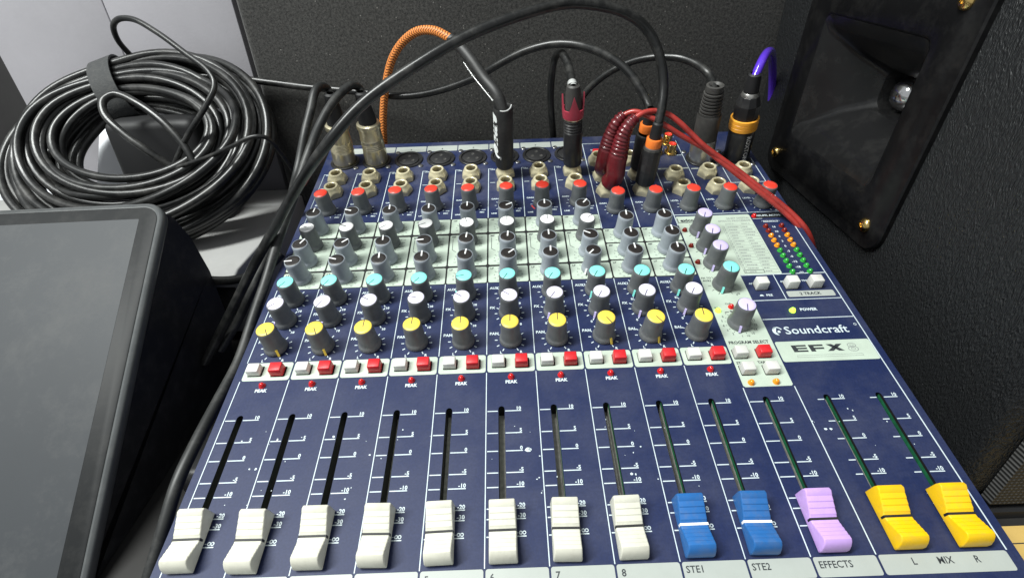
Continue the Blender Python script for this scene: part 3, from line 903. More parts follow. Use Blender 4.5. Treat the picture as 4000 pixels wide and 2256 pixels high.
def mark_mesh(m, r0, r1, z, t, h=0.12):
    b = MB(); b.box((-t / 2, r0, z), (t / 2, r1, z + h))
    return b.mesh('pointer_mark', m)
marks = {'black': mark_mesh('cap_white', 0.3, 5.15, 16.95, 0.85, 0.15)}
for c, m in (('white', 'dark_ink'), ('cyan', 'black_plastic'), ('lilac', 'dark_ink'), ('pale', 'dark_ink'), ('yellow', 'dark_ink'), ('red', 'cap_red')):
    marks[c] = mark_mesh(m, 0.0, 4.78, 17.12 if c != 'red' else 17.35, 0.5, 0.06)
def tab_mesh(m):
    b = MB()
    b.add([(-0.6, 5.5, 4.2), (0.6, 5.5, 4.2), (0.6, 7.0, 0.3), (-0.6, 7.0, 0.3), (-0.6, 6.15, 4.2), (0.6, 6.15, 4.2), (0.6, 7.55, 0.3), (-0.6, 7.55, 0.3)],
          [(0, 1, 5, 4), (4, 5, 6, 7), (0, 4, 7, 3), (1, 2, 6, 5), (3, 7, 6, 2), (0, 3, 2, 1)])
    return b.mesh('pointer_tab', m)
tabs = {c: tab_mesh(m) for c, m in (('cyan', 'cap_cyan'), ('lilac', 'cap_lilac'), ('pale', 'cap_lilac'), ('yellow', 'cap_yellow'), ('black', 'cap_white'), ('white', 'knob_dark'), ('red', 'knob_dark'))}
krnd = random.Random(77)
def knob(x, v, c, ang):
    tilt = Matrix.Rotation(R(krnd.uniform(-1.6, 1.6)), 4, 'X') @ Matrix.Rotation(R(krnd.uniform(-1.6, 1.6)), 4, 'Y')
    o = put('knob', body_light if c == 'black' else body_dark, mixer, PL(x + krnd.uniform(-0.2, 0.2), v + krnd.uniform(-0.2, 0.2), krnd.uniform(0.0, 0.35)) @ tilt @ Matrix.Rotation(R(-ang + krnd.uniform(-3, 3)), 4, 'Z'))
    put('knob_cap', caps[c], o)
    put('pointer_mark', marks[c], o)
    put('pointer_tab', tabs[c], o)
rows = {
    'gain': (243.2, 'red', [0, 20, -100, 100, -135, 150, 0, 10]),
    'hf': (220.7, 'black', [0, -75, 0, -4, 2, 61, 2, 36]),
    'mfreq': (203.9, 'white', [-60, -65, -128, -114, -12, 0, 4, 50]),
    'mf': (188.1, 'black', [25, 48, -4, -95, 3, 2, -2, -62]),
    'lf': (172.2, 'black', [-90, -72, -2, 2, 6, 49, 2, -140]),
    'aux': (153.4, 'cyan', [-150, -150, -146, -142, -100, -150, -150, -152]),
    'fx': (137.0, 'pale', [-130, -150, -60, -78, -56, -53, -146, -150]),
    'pan': (117.1, 'yellow', [152, 152, 0, 0, 0, 0, 2, 148])}
for nm, (v, c, angs) in rows.items():
    for k, a in enumerate(angs):
        knob(27 * k + 13.6 + (0.5 if k < 2 and nm == 'gain' else 0), v, c, a)
for k in (8, 9):
    x = 27 * k + 13.0
    for v, c, a in ((233.2, 'red', 10), (205.2, 'black', 2), (188.0, 'black', 2), (172.0, 'black', 2), (152.6, 'cyan', -150), (136.8, 'pale', -150), (117.1, 'yellow', 150 if k == 8 else 0)):
        knob(x, v, c, a)
for v, c, a in ((204.9, 'lilac', -158), (188.4, 'lilac', -158), (172.6, 'lilac', -158), (153.3, 'cyan', -160), (122.8, 'lilac', -165)):
    knob(282.4, v, c, a)
for x in (282.9, 309.0, 337.2):
    knob(x, 233.0, 'red', 0)

# ---- faders
def fader_mesh(m):
    top = [(-9.0, 8.6)]
    # front slope with four steps down to the centre groove, then up the back slope
    for i in range(4):
        v = -7.4 + i * 1.75
        w = 8.15 - i * 0.85
        top += [(v, w), (v + 0.3, w - 0.42)]
    top += [(-0.55, 4.95), (0.55, 4.95)]
    for i in range(4):
        v = 1.3 + i * 2.3
        w = 5.45 + i * 1.1
        top += [(v, w), (v + 0.35, w + 0.46)]
    top += [(10.0, 10.0), (11.3, 9.3)]
    prof = [(-11.9, 0.7), (-12.0, 3.2), (-11.2, 5.9), (-10.1, 7.8)] + top + [(11.7, 7.5), (11.9, 0.7)]
    b = MB()
    n = len(prof)
    hw = lambda w: 6.15 - 0.055 * w
    side = lambda s: [(s * hw(w), v, w) for v, w in prof]
    vs = side(-1) + side(1)
    fs = [tuple(range(n - 1, -1, -1)), tuple(range(n, 2 * n))]
    fs += [(i, (i + 1) % n, (i + 1) % n + n, i + n) for i in range(n)]
    b.add(vs, fs)
    me = b.mesh('fader_cap', m)
    bm = bmesh.new(); bm.from_mesh(me)
    bmesh.ops.recalc_face_normals(bm, faces=bm.faces)
    es = [e for e in bm.edges if len(e.link_faces) == 2 and any(len(f.verts) > 6 for f in e.link_faces)]
    bmesh.ops.bevel(bm, geom=es, offset=0.55 * MM, segments=3, affect='EDGES', profile=0.5, clamp_overlap=True)
    bmesh.ops.triangulate(bm, faces=[f for f in bm.faces if len(f.verts) > 4])
    bm.to_mesh(me); bm.free()
    return sharp(me, 30)
def fader_line(m):
    b = MB()
    b.add([(-6.02, -0.5, 2.2), (6.02, -0.5, 2.2), (5.95, -0.5, 5.08), (-5.95, -0.5, 5.08), (-6.02, 0.5, 2.2), (6.02, 0.5, 2.2), (5.95, 0.5, 5.08), (-5.95, 0.5, 5.08)],
          [(0, 1, 2, 3), (7, 6, 5, 4), (3, 2, 6, 7), (0, 3, 7, 4), (1, 5, 6, 2), (0, 4, 5, 1)])
    return b.mesh('indicator_line', m)
fmesh = {c: fader_mesh('fader_' + c) for c in ('white', 'blue', 'lilac', 'yellow')}
line_dark, line_white = fader_line('matte_black'), fader_line('cap_white')
fcol = ['white'] * 8 + ['blue', 'blue', 'lilac', 'yellow', 'yellow']
fdv = [0.9, -0.2, 0.4, 0.3, 0.3, 0.1, 0.0, -0.1, -0.3, -0.2, -0.1, -0.1, 0.0]
for k, (x, c) in enumerate(zip(SLOTX, fcol)):
    o = put('fader_cap', fmesh[c], mixer, PL(x, 13.1 + fdv[k], krnd.uniform(0, 0.3), krnd.uniform(-1.5, 1.5)))
    put('indicator_line', line_white if c == 'blue' else line_dark, o)

# ---- push buttons
def button(x, v, c, h, sx=7.1, sy=5.9):
    key = (c, h, sx, sy)
    if key not in _btn:
        _btn[key] = box_mesh('push_button', sx, sy, 0.07, h, 'button_' + c, 0.45, 0.93)
    put('push_button', _btn[key], mixer, PL(x, v, 0))
_btn = {}
shade_patches = Print(0.09)  # flat black patches round the buttons, wider on the right as painted shadow
def shade_patch(x, v, sx=8.0, sy=6.8):
    shade_patches.rrect(x - sx / 2, v - sy / 2, x + sx / 2, v + sy / 2, 0.5, 2)
for k in range(10):
    x0 = 27 * k
    button(x0 + 6.6, 101.4, 'white', 4.6); button(x0 + 19.4, 100.9, 'red', 5.6)
    shade_patch(x0 + 6.9, 101.4); shade_patch(x0 + 19.7, 100.9)
for x, v, c in ((275.2, 101.2, 'white'), (288.2, 101.2, 'red'), (275.5, 90.6, 'white'), (288.2, 90.4, 'white')):
    button(x, v, c, 5.2, 6.9, 5.7); shade_patch(x + 0.2, v, 7.6, 6.5)
for x in (305.2, 324.0, 338.8):
    button(x, 151.0, 'white', 6.6, 7.2, 6.2); shade_patch(x + 0.2, 151.0)
button(226.4, 308.6, 'red', 3.4, 7.4, 6.4)
pieces('button_shade', shade_patches, 'slot_black')

# ---- leds
def led_mesh(m, r=1.55):
    b = MB(); b.lathe([(r + 0.25, 0.05), (r + 0.25, 0.35), (r, 0.45), (r * 0.97, 1.2), (r * 0.75, 2.0), (r * 0.4, 2.45), (0, 2.6)], 20)
    return b.mesh('led', m, True)
leds = {c: led_mesh('led_' + c) for c in ('red', 'amber', 'green', 'on', 'brown')}
def led(x, v, c):
    put('led', leds[c], mixer, PL(x, v, 0.08))
for k in range(10):
    led(27 * k + 13.4, 92.0, 'red')
for v, c in ((206.4, 'brown'), (190.2, 'brown'), (174.3, 'brown')):
    led(273.1, v, c)
led(273.2, 132.6, 'on'); led(282.0, 135.2, 'red'); led(317.0, 130.6, 'on'); led(326.3, 219.0, 'red')
led(275.2, 82.8, 'amber'); led(288.4, 82.8, 'amber')
for i in range(10):
    y = 207.4 - i * (207.4 - 162.3) / 9
    for x in (330.3, 341.4):
        led(x, y, 'brown' if i < 2 else 'amber' if i < 5 else 'green')

# ---- jack sockets
def nut_mesh():
    n = 60
    vs, fs = [], []
    levels = [0.0, 0.8, 1.6, 2.4, 3.2, 4.0, 4.8, 5.6, 6.4, 7.2, 7.8]
    for z in levels:
        cone = 9.6 - 0.60 * z if z < 6.2 else 9.6 - 0.60 * 6.2 - (z - 6.2) * 0.35
        for i in range(n):
            a = 2 * math.pi * i / n
            hexr = 6.9 / math.cos((a % (math.pi / 3)) - math.pi / 6)
            r = min(hexr, cone)
            vs.append((r * math.cos(a), r * math.sin(a), z + 0.05))
    def ringv(r, z):
        b = len(vs)
        for i in range(n):
            a = 2 * math.pi * i / n
            vs.append((r * math.cos(a), r * math.sin(a), z))
    ringv(5.0, 8.15); ringv(4.1, 8.15); ringv(3.7, 7.9)
    L = len(levels) + 3
    for l in range(L - 1):
        for i in range(n):
            j = (i + 1) % n
            fs.append((l * n + i, l * n + j, (l + 1) * n + j, (l + 1) * n + i))
    return sharp(mesh_of('jack_nut', vs, fs, 'nut', smooth=True), 28)
nut = nut_mesh()
b = MB(); b.lathe([(3.7, 7.9), (3.45, 7.4), (3.4, 5.0), (3.2, 1.0)], 30)
sleeve = b.mesh('jack_sleeve', 'nickel', True)
b = MB(); b.lathe([(3.25, 2.0), (0, 2.0)], 24)
hole = b.mesh('jack_bore', 'slot_black')
def jack(x, v, rz):
    o = put('jack_socket', nut, mixer, PL(x, v, 0.05, rz))
    put('jack_sleeve', sleeve, o)
    put('jack_bore', hole, o)
rnd = random.Random(3)
for k in range(8):
    jack(27 * k + 13.4, 282.6, rnd.uniform(-12, 12) + 30)
    jack(27 * k + 13.6, 265.0, rnd.uniform(-25, 25) + 30)
for x, v in ((225.6, 274.2), (225.6, 254.0), (224.6, 295.6), (253.6, 274.2), (253.6, 254.0), (250.6, 295.2), (246.5, 314.0), (282.0, 271.4), (283.0, 253.2), (308.5, 272.8), (309.6, 252.6), (336.0, 273.0), (334.6, 252.6)):
    jack(x, v, rnd.uniform(0, 60))

# ---- xlr sockets
b = MB()
b.lathe([(11.9, 0.0), (11.9, 0.9), (11.5, 1.3), (10.0, 1.3), (9.7, 1.0), (9.7, 0.25), (0, 0.25)], 44)
xlr_ring = sharp(b.mesh('xlr_socket', 'black_plastic', True), 40)
b = MB()
b.lathe([(8.4, 0.25), (8.4, 0.95), (8.1, 1.1), (0, 1.1)], 36)
xlr_ins = sharp(b.mesh('socket_insert', 'matte_black', True), 40)
b = MB(); b.lathe([(1.45, 1.11), (1.45, 1.2), (1.1, 1.22), (1.0, 1.12), (0, 1.12)], 14)
xlr_pin = b.mesh('contact_hole', 'grey_rubber', True)
b = MB(); b.lathe([(2.1, 0), (2.1, 0.5), (1.6, 1.0), (0.6, 1.05), (0.5, 0.7), (0, 0.7)], 16)
scr = sharp(b.mesh('screw', 'screw', True), 40)
def xlr(x, v):
    o = put('xlr_socket', xlr_ring, mixer, PL(x, v, 0.04))
    put('socket_insert', xlr_ins, o)
    for a in (90, 210, 330):
        put('contact_hole', xlr_pin, o, Matrix.Translation((4.3 * math.cos(R(a)) * MM, 4.3 * math.sin(R(a)) * MM, 0)))
    put('screw', scr, mixer, PL(x - 10.6, v + 11.0, 0.05)); put('screw', scr, mixer, PL(x + 10.8, v - 9.6, 0.05))
for k in range(8):
    xlr(27 * k + 13.5, 309.6)
xlr(309.6, 294.8); xlr(338.6, 294.4)
# gold phono sockets
b = MB(); b.lathe([(5.2, 0.05), (5.2, 1.4), (4.2, 1.7), (4.1, 2.6), (3.9, 3.0), (3.9, 8.4), (3.6, 8.8), (3.1, 8.8), (3.0, 8.3), (3.0, 7.9)], 28)
rca = sharp(b.mesh('phono_socket', 'gold', True), 35)
b = MB(); b.lathe([(3.0, 8.6), (1.9, 8.75), (1.6, 8.2), (0, 8.2)], 24)
rcai = b.mesh('socket_insert', 'cap_red', True)
for x, v in ((288.2, 321.2), (287.9, 306.0), (275.5, 321.2), (275.5, 306.0)):
    o = put('phono_socket', rca, mixer, PL(x, v, 0)); put('socket_insert', rcai, o)

# ------------------------------------------------------------------ plugs and cables
def axis_frame(p0, p1):
    d = (p1 - p0).normalized()
    u = Vector((1, 0, 0)); u = (u - d * u.dot(d)).normalized()
    w = d.cross(u)
    return lambda x, y, z: p0 + u * x + w * y + d * z
def lathe_part(name, parent, p0, p1, prof, m, n=32, deg=35):
    b = MB(); f = axis_frame(p0, p1)
    b.lathe(prof, n, 0, f)
    base = Vector(parent.location) / MM
    b.v = [tuple(Vector(v) - base) for v in b.v]
    return put(name, sharp(b.mesh(name, m, True), deg), parent)
def cord(name, parent, pts, rad, m, per=10, uvlen=None, flat=1.0):
    base = Vector(parent.location) / MM
    path = [p - base for p in catmull(pts, per)]
    return put(name, sweep(name, path, rad, m, uvlen=uvlen, flat=flat), parent)
def px(L):
    return [at(*q) for q in L]

# -- two metal XLR plugs with black cables, channels 1 and 2
def metal_xlr(x, dx, dv, label, path, m, rad, hexy, wtop=33):
    p0, p1 = pan(x, 309.4, 1.2), pan(x + dx, 309.4 + dv, 60)
    t = thing('microphone_cable', p0, label, 'cable', 'microphone cables in the channel inputs')
    if hexy:
        prof = [(9.2, 0), (9.2, 11), (8.7, 12)] + [q for i in range(6) for q in ((9.0, 12.3 + i * 1.3), (8.6, 12.9 + i * 1.3))] + [(8.6, 21), (8.0, 28), (7.9, 30)]
    else:
        prof = [(9.4, 0), (9.5, 9), (9.2, 12)] + [q for i in range(4) for q in ((9.2, 12.5 + i * 1.5), (8.9, 13.2 + i * 1.5))] + [(9.1, 20), (9.3, 20.6), (9.0, 21.2), (8.7, 28), (8.7, 30)]
    lathe_part('plug_shell', t, p0, p1, prof, 'nickel', 36, 25)
    lathe_part('lock_collar', t, p0, p1, [(7.6, 29.6), (9.3, 30), (9.6, 31.5), (9.2, 33.6), (7.2, 34.6), (5.5, 34.8)], 'nickel')
    lathe_part('strain_boot', t, p0, p1, [(7.2, 33.2), (7.0, 38), (5.9, 45), (5.0, 52), (4.4, 58), (2.5, 59.0)], 'matte_black')
    top = p0 + (p1 - p0).normalized() * 52
    cord('cord', t, [top] + path, rad, m)
    return t
metal_xlr(13.5, 4.7, 0.5, 'worn gold-tinted metal microphone plug with ribbed grip in the first channel socket, black cable', px([
    (1281, 350, 'y', 296), (1258, 336, 'y', 290), (1232, 356, 'y', 280), (1214, 430, 'y', 268), (1190, 525, 'y', 255), (1160, 680, 'x', 1), (1118, 830, 'x', -14), (1040, 1000, 'x', -26), (985, 1130, 'x', -36), (930, 1250, 'x', -50), (860, 1370, 'x', -62)]), 'rubber_matte', 3.1, True)
metal_xlr(40.5, 1.0, 0.5, 'smooth dull metal microphone plug in the second channel socket, cable down the mixer side', px([
    (1404, 346, 'y', 292), (1376, 334, 'y', 286), (1340, 356, 'y', 277), (1291, 413, 'y', 262), (1245, 497, 'y', 246), (1205, 600, 'y', 226), (1150, 760, 'x', 5), (1092, 920, 'x', -4), (1040, 1090, 'x', -9), (994, 1224, 'x', -11), (932, 1410, 'x', -12), (862, 1545, 'x', -13), (771, 1717, 'x', -13), (696, 1877, 'x', -14), (640, 2060, 'x', -16), (590, 2230, 'x', -19), (540, 2400, 'x', -22)]), 'rubber_matte', 3.1, False)

# -- braided cable with heat shrunk jack plug, channel 6
p0, p1 = pan(148.3, 283, 8), pan(148.8, 283.4, 60)
t = thing('instrument_cable', p0, 'orange and brown braided cable ending in a thick black plug with white handwriting-style lettering', 'cable')
lathe_part('plug_barrel', t, p0, p1, [(4.5, -2.0), (6.2, 0.2), (7.2, 2), (7.3, 48), (6.9, 49.4), (6.4, 49.2), (4.0, 46.5), (0, 46.5)], 'shrink', 36)
lathe_part('plug_tip', t, p0, p1, [(3.1, -6), (3.1, 0)], 'nickel')
top = p0 + (p1 - p0).normalized() * 46
sleeve_pts = [top] + px([(1945, 375, 'y', 262), (1890, 305, 'y', 272), (1845, 240, 'y', 280), (1799, 185, 'y', 288), (1760, 152, 'y', 294)])
cord('shrink_sleeve', t, sleeve_pts, 4.1, 'shrink')
cord('braided_cord', t, px([(1768, 158, 'y', 293), (1745, 143, 'y', 297), (1697, 121, 'y', 306), (1634, 122, 'y', 316), (1575, 163, 'y', 326), (1532, 232, 'y', 334), (1508, 330, 'y', 341), (1497, 450, 'y', 346), (1499, 549, 'y', 349), (1508, 640, 'y', 351), (1515, 760, 'y', 352)]), 3.3, 'braid', 14, uvlen=2.6)
# white script on the barrel: letters bent round the cylinder
fr = axis_frame(p0, p1)
base = Vector(t.location) / MM
def wrap_text(parent, name, s, h, start, ang0, r, m, xs=1.0, shear=0.25, bold=0.03, flip=1, frame=None, base=None):
    vs, fs, w = glyphs(s, bold)
    k = h / CAP
    b = MB(); P = []
    for a, c in vs:
        along = start - flip * (a * k * xs + shear * c * k)
        th = ang0 + flip * (c * k) / r
        P.append(frame(r * math.cos(th), r * math.sin(th), along) - base)
    b.add(P, fs)
    return put(name, b.mesh(name, m), parent)
wrap_text(t, 'white_lettering', 'amuel', 6.8, 46.5, R(192), 7.42, 'white_paint', 1.3, 0.5, 0.06, 1, fr, base)
sw = [fr(7.42 * math.cos(a), 7.42 * math.sin(a), z) - base for a, z in ((R(196), 20), (R(202), 17.5), (R(212), 14.5), (R(226), 12.2), (R(240), 11.2))]
put('white_flourish', sweep('white_flourish', catmull(sw, 6), 0.75, 'white_paint', 8, flat=1.0), t)
edge = [fr(6.9 * math.cos(a), 6.9 * math.sin(a), 49.2 + q) - base for a, q in ((R(252), 0.2), (R(275), 0.0), (R(300), 0.3), (R(322), 1.4), (R(335), 3.0))]
put('loose_sleeve_edge', sweep('loose_sleeve_edge', catmull(edge, 6), 0.5, 'clear', 8), t)
cord('silver_edge_wire', t, px([(1812, 245, 'y', 285), (1850, 300, 'y', 277), (1890, 350, 'y', 269), (1926, 394, 'y', 262)]), 0.45, 'clear')

# -- jack plug with red crown collar, channel 8
p0, p1 = pan(202.4, 283, 8), pan(199.0, 283.4, 70)
t = thing('instrument_cable', p0, 'black jack plug with a faded red crown-shaped collar, cable bent down behind the mixer', 'cable')
lathe_part('plug_barrel', t, p0, p1, [(4.2, -2), (6.6, 0.4), (7.2, 1.4), (7.2, 27), (6.9, 28)] + [q for i in range(4) for q in ((7.1, 28.6 + i * 2.2), (6.3, 29.6 + i * 2.2))] + [(6.9, 37.6), (6.0, 39)], 'black_plastic', 36)
lathe_part('metal_band', t, p0, p1, [(6.0, 38.6), (7.0, 39.0), (7.0, 39.9), (6.0, 40.2)], 'nickel')
# crown collar: four points
b = MB(); f = axis_frame(p0, p1); n = 48
vs, fs = [], []
base = Vector(t.location) / MM
for i in range(n):
    a = 2 * math.pi * i / n + R(45)
    ph = (4 * i / n) % 1.0
    h = 47.0 + 11.0 * max(0.0, 1 - abs(ph - 0.5) * 3.4)
    for r, z in ((7.6, 40.2), (8.0, 43.5), (8.2, h), (7.2, h), (6.6, 43.5)):
        vs.append(f(r * math.cos(a), r * math.sin(a), z) - base)
for i in range(n):
    j = (i + 1) % n
    for q in range(4):
        fs.append((i * 5 + q, j * 5 + q, j * 5 + q + 1, i * 5 + q + 1))
put('crown_collar', sharp(mesh_of('crown_collar', vs, fs, 'crown_red', smooth=True), 40), t)
lathe_part('strain_boot', t, p0, p1, [(6.6, 40), (6.4, 48), (5.6, 57), (4.6, 63), (3.0, 64)], 'grey_rubber')
top = p0 + (p1 - p0).normalized() * 58
cord('cord', t, [top] + px([(2222, 262, 'y', 288), (2203, 218, 'y', 300), (2186, 206, 'y', 312), (2166, 232, 'y', 322), (2154, 310, 'y', 331), (2151, 400, 'y', 338), (2160, 520, 'y', 344), (2168, 640, 'y', 348), (2172, 760, 'y', 350)]), 3.0, 'rubber')
lathe_part('clear_tape', t, p0 + (p1 - p0).normalized() * 60, at(2222, 262, 'y', 288), [(3.5, 2), (3.6, 3), (3.6, 9), (3.4, 9.5)], 'clear')

# -- two black jack plugs with orange rings, stereo channel 2
def orange_jack(v, dx, label, path, hexring, m, rad):
    p0, p1 = pan(253.6, v, 8), pan(253.6 + dx, v + 0.3, 60)
    t = thing('jack_cable', p0, label, 'cable', 'orange-ringed jack cables')
    lathe_part('plug_barrel', t, p0, p1, [(4.2, -2), (6.4, 0.3), (7.1, 1.2), (7.1, 27.5), (6.7, 28.6), (5.4, 29.0)], 'black_plastic', 36 if not hexring else 12, 25)
    if hexring:
        lathe_part('chrome_chuck', t, p0, p1, [(5.3, 28.6), (7.0, 28.9), (6.6, 30.6), (5.2, 31.2)], 'grey_rubber', 12, 20)
    lathe_part('orange_ring', t, p0, p1, [(4.6, 30.6), (5.6, 31), (5.6, 36.6), (5.3, 37.2), (4.1, 37.2), (4.0, 36)], 'orange')
    lathe_part('strain_boot', t, p0, p1, [(4.1, 34), (3.9, 40), (3.5, 48), (2.6, 49)], 'matte_black')
    top = p0 + (p1 - p0).normalized() * 42
    return t, cord('cord', t, [top] + path, rad, m)
orange_jack(254.0, 1.3, 'orange-ringed black jack plug whose cable makes the tallest arch across the mixer', px([
    (2585, 420, 'y', 236), (2592, 320, 'y', 242), (2575, 213, 'y', 246), (2527, 115, 'y', 247), (2441, 51, 'y', 244), (2313, 19, 'y', 238), (2207, 16, 'y', 232), (2026, 62, 'y', 218), (1819, 144, 'y', 204), (1613, 264, 'y', 190), (1406, 415, 'y', 178), (1254, 594, 'y', 172), (1136, 775, 'x', 12), (1050, 930, 'x', -8), (984, 1052, 'x', -26), (920, 1180, 'x', -42), (857, 1305, 'x', -58), (800, 1420, 'x', -70)]), True, 'rubber', 3.2)
orange_jack(274.2, 0.7, 'orange-ringed black jack plug whose lower cable arch runs left behind the coil', px([
    (2533, 412, 'y', 262), (2463, 290, 'y', 276), (2378, 222, 'y', 286), (2271, 180, 'y', 294), (2164, 172, 'y', 302), (2050, 200, 'y', 310), (1950, 250, 'y', 317), (1861, 301, 'y', 324), (1700, 358, 'y', 336), (1572, 376, 'y', 346), (1448, 365, 'y', 354), (1324, 351, 'y', 360), (1200, 341, 'y', 364), (1050, 322, 'y', 366), (893, 303, 'y', 368), (760, 300, 'y', 370), (640, 330, 'y', 372)]), False, 'rubber', 3.0)

# -- grey XLR in main left output
p0, p1 = pan(309.6, 294.8, 1.3), pan(305.0, 295.0, 60)
t = thing('output_cable', p0, 'worn grey-black output plug with a ribbed boot and bare metal skirt', 'cable')
lathe_part('plug_skirt', t, p0, p1, [(9.6, 0), (9.7, 10), (9.4, 17.5), (9.0, 18.2)], 'steel', 36)
lathe_part('plug_body', t, p0, p1, [(9.0, 17.8), (9.1, 20), (8.9, 38), (8.4, 39)], 'grey_rubber', 36)
lathe_part('ribbed_boot', t, p0, p1, [(8.2, 38.5)] + [q for i in range(7) for q in ((8.0 - i * 0.12, 39.4 + i * 2.5), (8.0 - i * 0.12, 40.6 + i * 2.5), (6.8 - i * 0.15, 41.0 + i * 2.5), (6.8 - i * 0.15, 41.6 + i * 2.5))] + [(6.6, 57), (6.3, 61), (4.8, 61.4), (3.2, 60)], 'grey_rubber', 32, 30)
top = p0 + (p1 - p0).normalized() * 57
cord('cord', t, [top] + px([(2768, 290, 'y', 286), (2719, 251, 'y', 294), (2655, 227, 'y', 302), (2591, 222, 'y', 310), (2527, 227, 'y', 317), (2463, 243, 'y', 324), (2378, 284, 'y', 332), (2300, 348, 'y', 339), (2245, 430, 'y', 345), (2215, 540, 'y', 349), (2205, 660, 'y', 352)]), 2.9, 'rubber')

# -- black XLR with amber ring in main right output
p0, p1 = pan(338.6, 294.4, 1.3), pan(332.2, 294.8, 62)
t = thing('output_cable', p0, 'black output plug with an amber ring and silver lettering, purple cable at its top', 'cable')
lathe_part('plug_shell', t, p0, p1, [(9.4, 0), (9.7, 1.5), (9.8, 26), (9.4, 27)], 'black_plastic', 36)
lathe_part('amber_ring', t, p0, p1, [(9.2, 26.2), (10.4, 26.6), (10.5, 29.2), (10.2, 29.5), (10.5, 29.8), (10.5, 32.2), (10.2, 32.5), (10.5, 32.8), (10.4, 35.2), (9.2, 35.6)], 'amber_ring', 36, 20)
lathe_part('chuck_nut', t, p0, p1, [(9.0, 35.2), (9.2, 37), (9.1, 46), (7.0, 52.5), (6.2, 53)], 'black_plastic', 10, 15)
lathe_part('chrome_collar', t, p0, p1, [(6.4, 52.2), (6.5, 52.8), (5.6, 55), (5.2, 55.4)], 'steel')
lathe_part('strain_boot', t, p0, p1, [(5.3, 55), (5.1, 60), (4.4, 68), (3.0, 69)], 'matte_black')
d = (p1 - p0).normalized()
cord('cord', t, [p0 + d * 64] + px([(2972, 248, 'y', 274), (2990, 215, 'y', 284), (3004, 202, 'y', 298), (3014, 212, 'y', 315), (3018, 260, 'y', 333), (3016, 350, 'y', 346), (3008, 480, 'y', 353), (2998, 620, 'y', 357)]), 3.2, 'purple_cord')
fr = axis_frame(p0, p1)
wrap_text(t, 'silver_lettering', 'ROXTONE', 3.6, 23.5, R(-84), 9.9, 'silver_ink', 0.95, 0.0, 0.02, 1, fr, Vector(t.location) / MM)

# -- twin red cable, stereo channel 1
p0 = pan(225.6, 254, 8)
t = thing('twin_audio_cable', p0, 'twin red translucent audio cable with two ribbed wine-red plugs in the stereo channel', 'cable')
base = Vector(t.location) / MM
def red_plug(v, pts):
    a = pan(225.6, v, 7.6)
    path = catmull([a] + pts, 14)
    S = [0.0]
    for i in range(1, len(path)):
        S.append(S[-1] + (path[i] - path[i - 1]).length)
    tot = S[-1]
    rad = []
    for s in S:
        if s < 2:
            r = 5.2 + s * 0.8
        elif s < 0.48 * tot:
            r = 6.9
        else:
            k = (s - 0.48 * tot) / (0.52 * tot)
            r = 6.6 - 3.2 * k + (0.32 if (s / 2.6) % 1.0 < 0.55 else -0.30)
        rad.append(r)
    return put('ribbed_plug', sweep('ribbed_plug', [p - base for p in path], rad, 'red_boot', 20), t)
red_plug(274.2, px([(2362, 640, 'w', 18), (2375, 580, 'w', 31), (2391, 521, 'w', 43), (2412, 476, 'w', 52), (2440, 446, 'w', 57)]))
red_plug(254.0, px([(2400, 690, 'w', 16), (2408, 640, 'w', 26), (2421, 584, 'w', 37), (2436, 525, 'w', 48), (2458, 486, 'w', 55), (2486, 458, 'w', 59)]))
cord('cord', t, px([(2476, 464, 'w', 58), (2514, 441, 'w', 61), (2561, 434, 'w', 61), (2608, 446, 'w', 58), (2654, 478, 'w', 53), (2700, 522, 'w', 46), (2750, 569, 'w', 39), (2810, 614, 'w', 32), (2880, 664, 'w', 25), (2960, 726, 'w', 18), (3040, 788, 'w', 11), (3105, 845, 'w', 5), (3145, 890, 'w', 0), (3168, 935, 'w', -8), (3180, 990, 'w', -22), (3186, 1060, 'w', -45)]), 1.9, 'red_cord')
cord('cord', t, px([(2432, 452, 'w', 56), (2470, 437, 'w', 59), (2510, 443, 'w', 59), (2548, 461, 'w', 57), (2600, 491, 'w', 52), (2660, 529, 'w', 45), (2716, 560, 'w', 39), (2752, 580, 'w', 36), (2808, 625, 'w', 30), (2876, 678, 'w', 23), (2955, 740, 'w', 16), (3030, 800, 'w', 9), (3092, 856, 'w', 3), (3132, 902, 'w', -3), (3154, 950, 'w', -12), (3164, 1010, 'w', -26), (3170, 1080, 'w', -48)]), 1.9, 'red_cord')

# ------------------------------------------------------------------ carpeted cabinet behind the mixer
t = thing('carpeted_cabinet', (150, 420, 0), 'charcoal carpet-covered cabinet standing behind the mixer', 'cabinet')
bb = MB(); bb.box((-226, -46, 0), (270, 150, 620))
put('carpet_cover', bevelled(bb.mesh('carpet_cover', 'felt'), 6, 3), t)

# ------------------------------------------------------------------ pale card box, left rear
t = thing('cardboard_box', (-212, 440, 0), 'pale lavender-grey card box with a vertical fold line standing behind the cable coil', 'box')
bb = MB()
bb.box((-109, -38, 0), (6, 70, 420)); bb.box((6.6, -38, 0), (121, 70, 420))
fm = bb.mesh('folded_panel', 'card')
put('folded_panel', bevelled(fm, 0.8, 2), t)

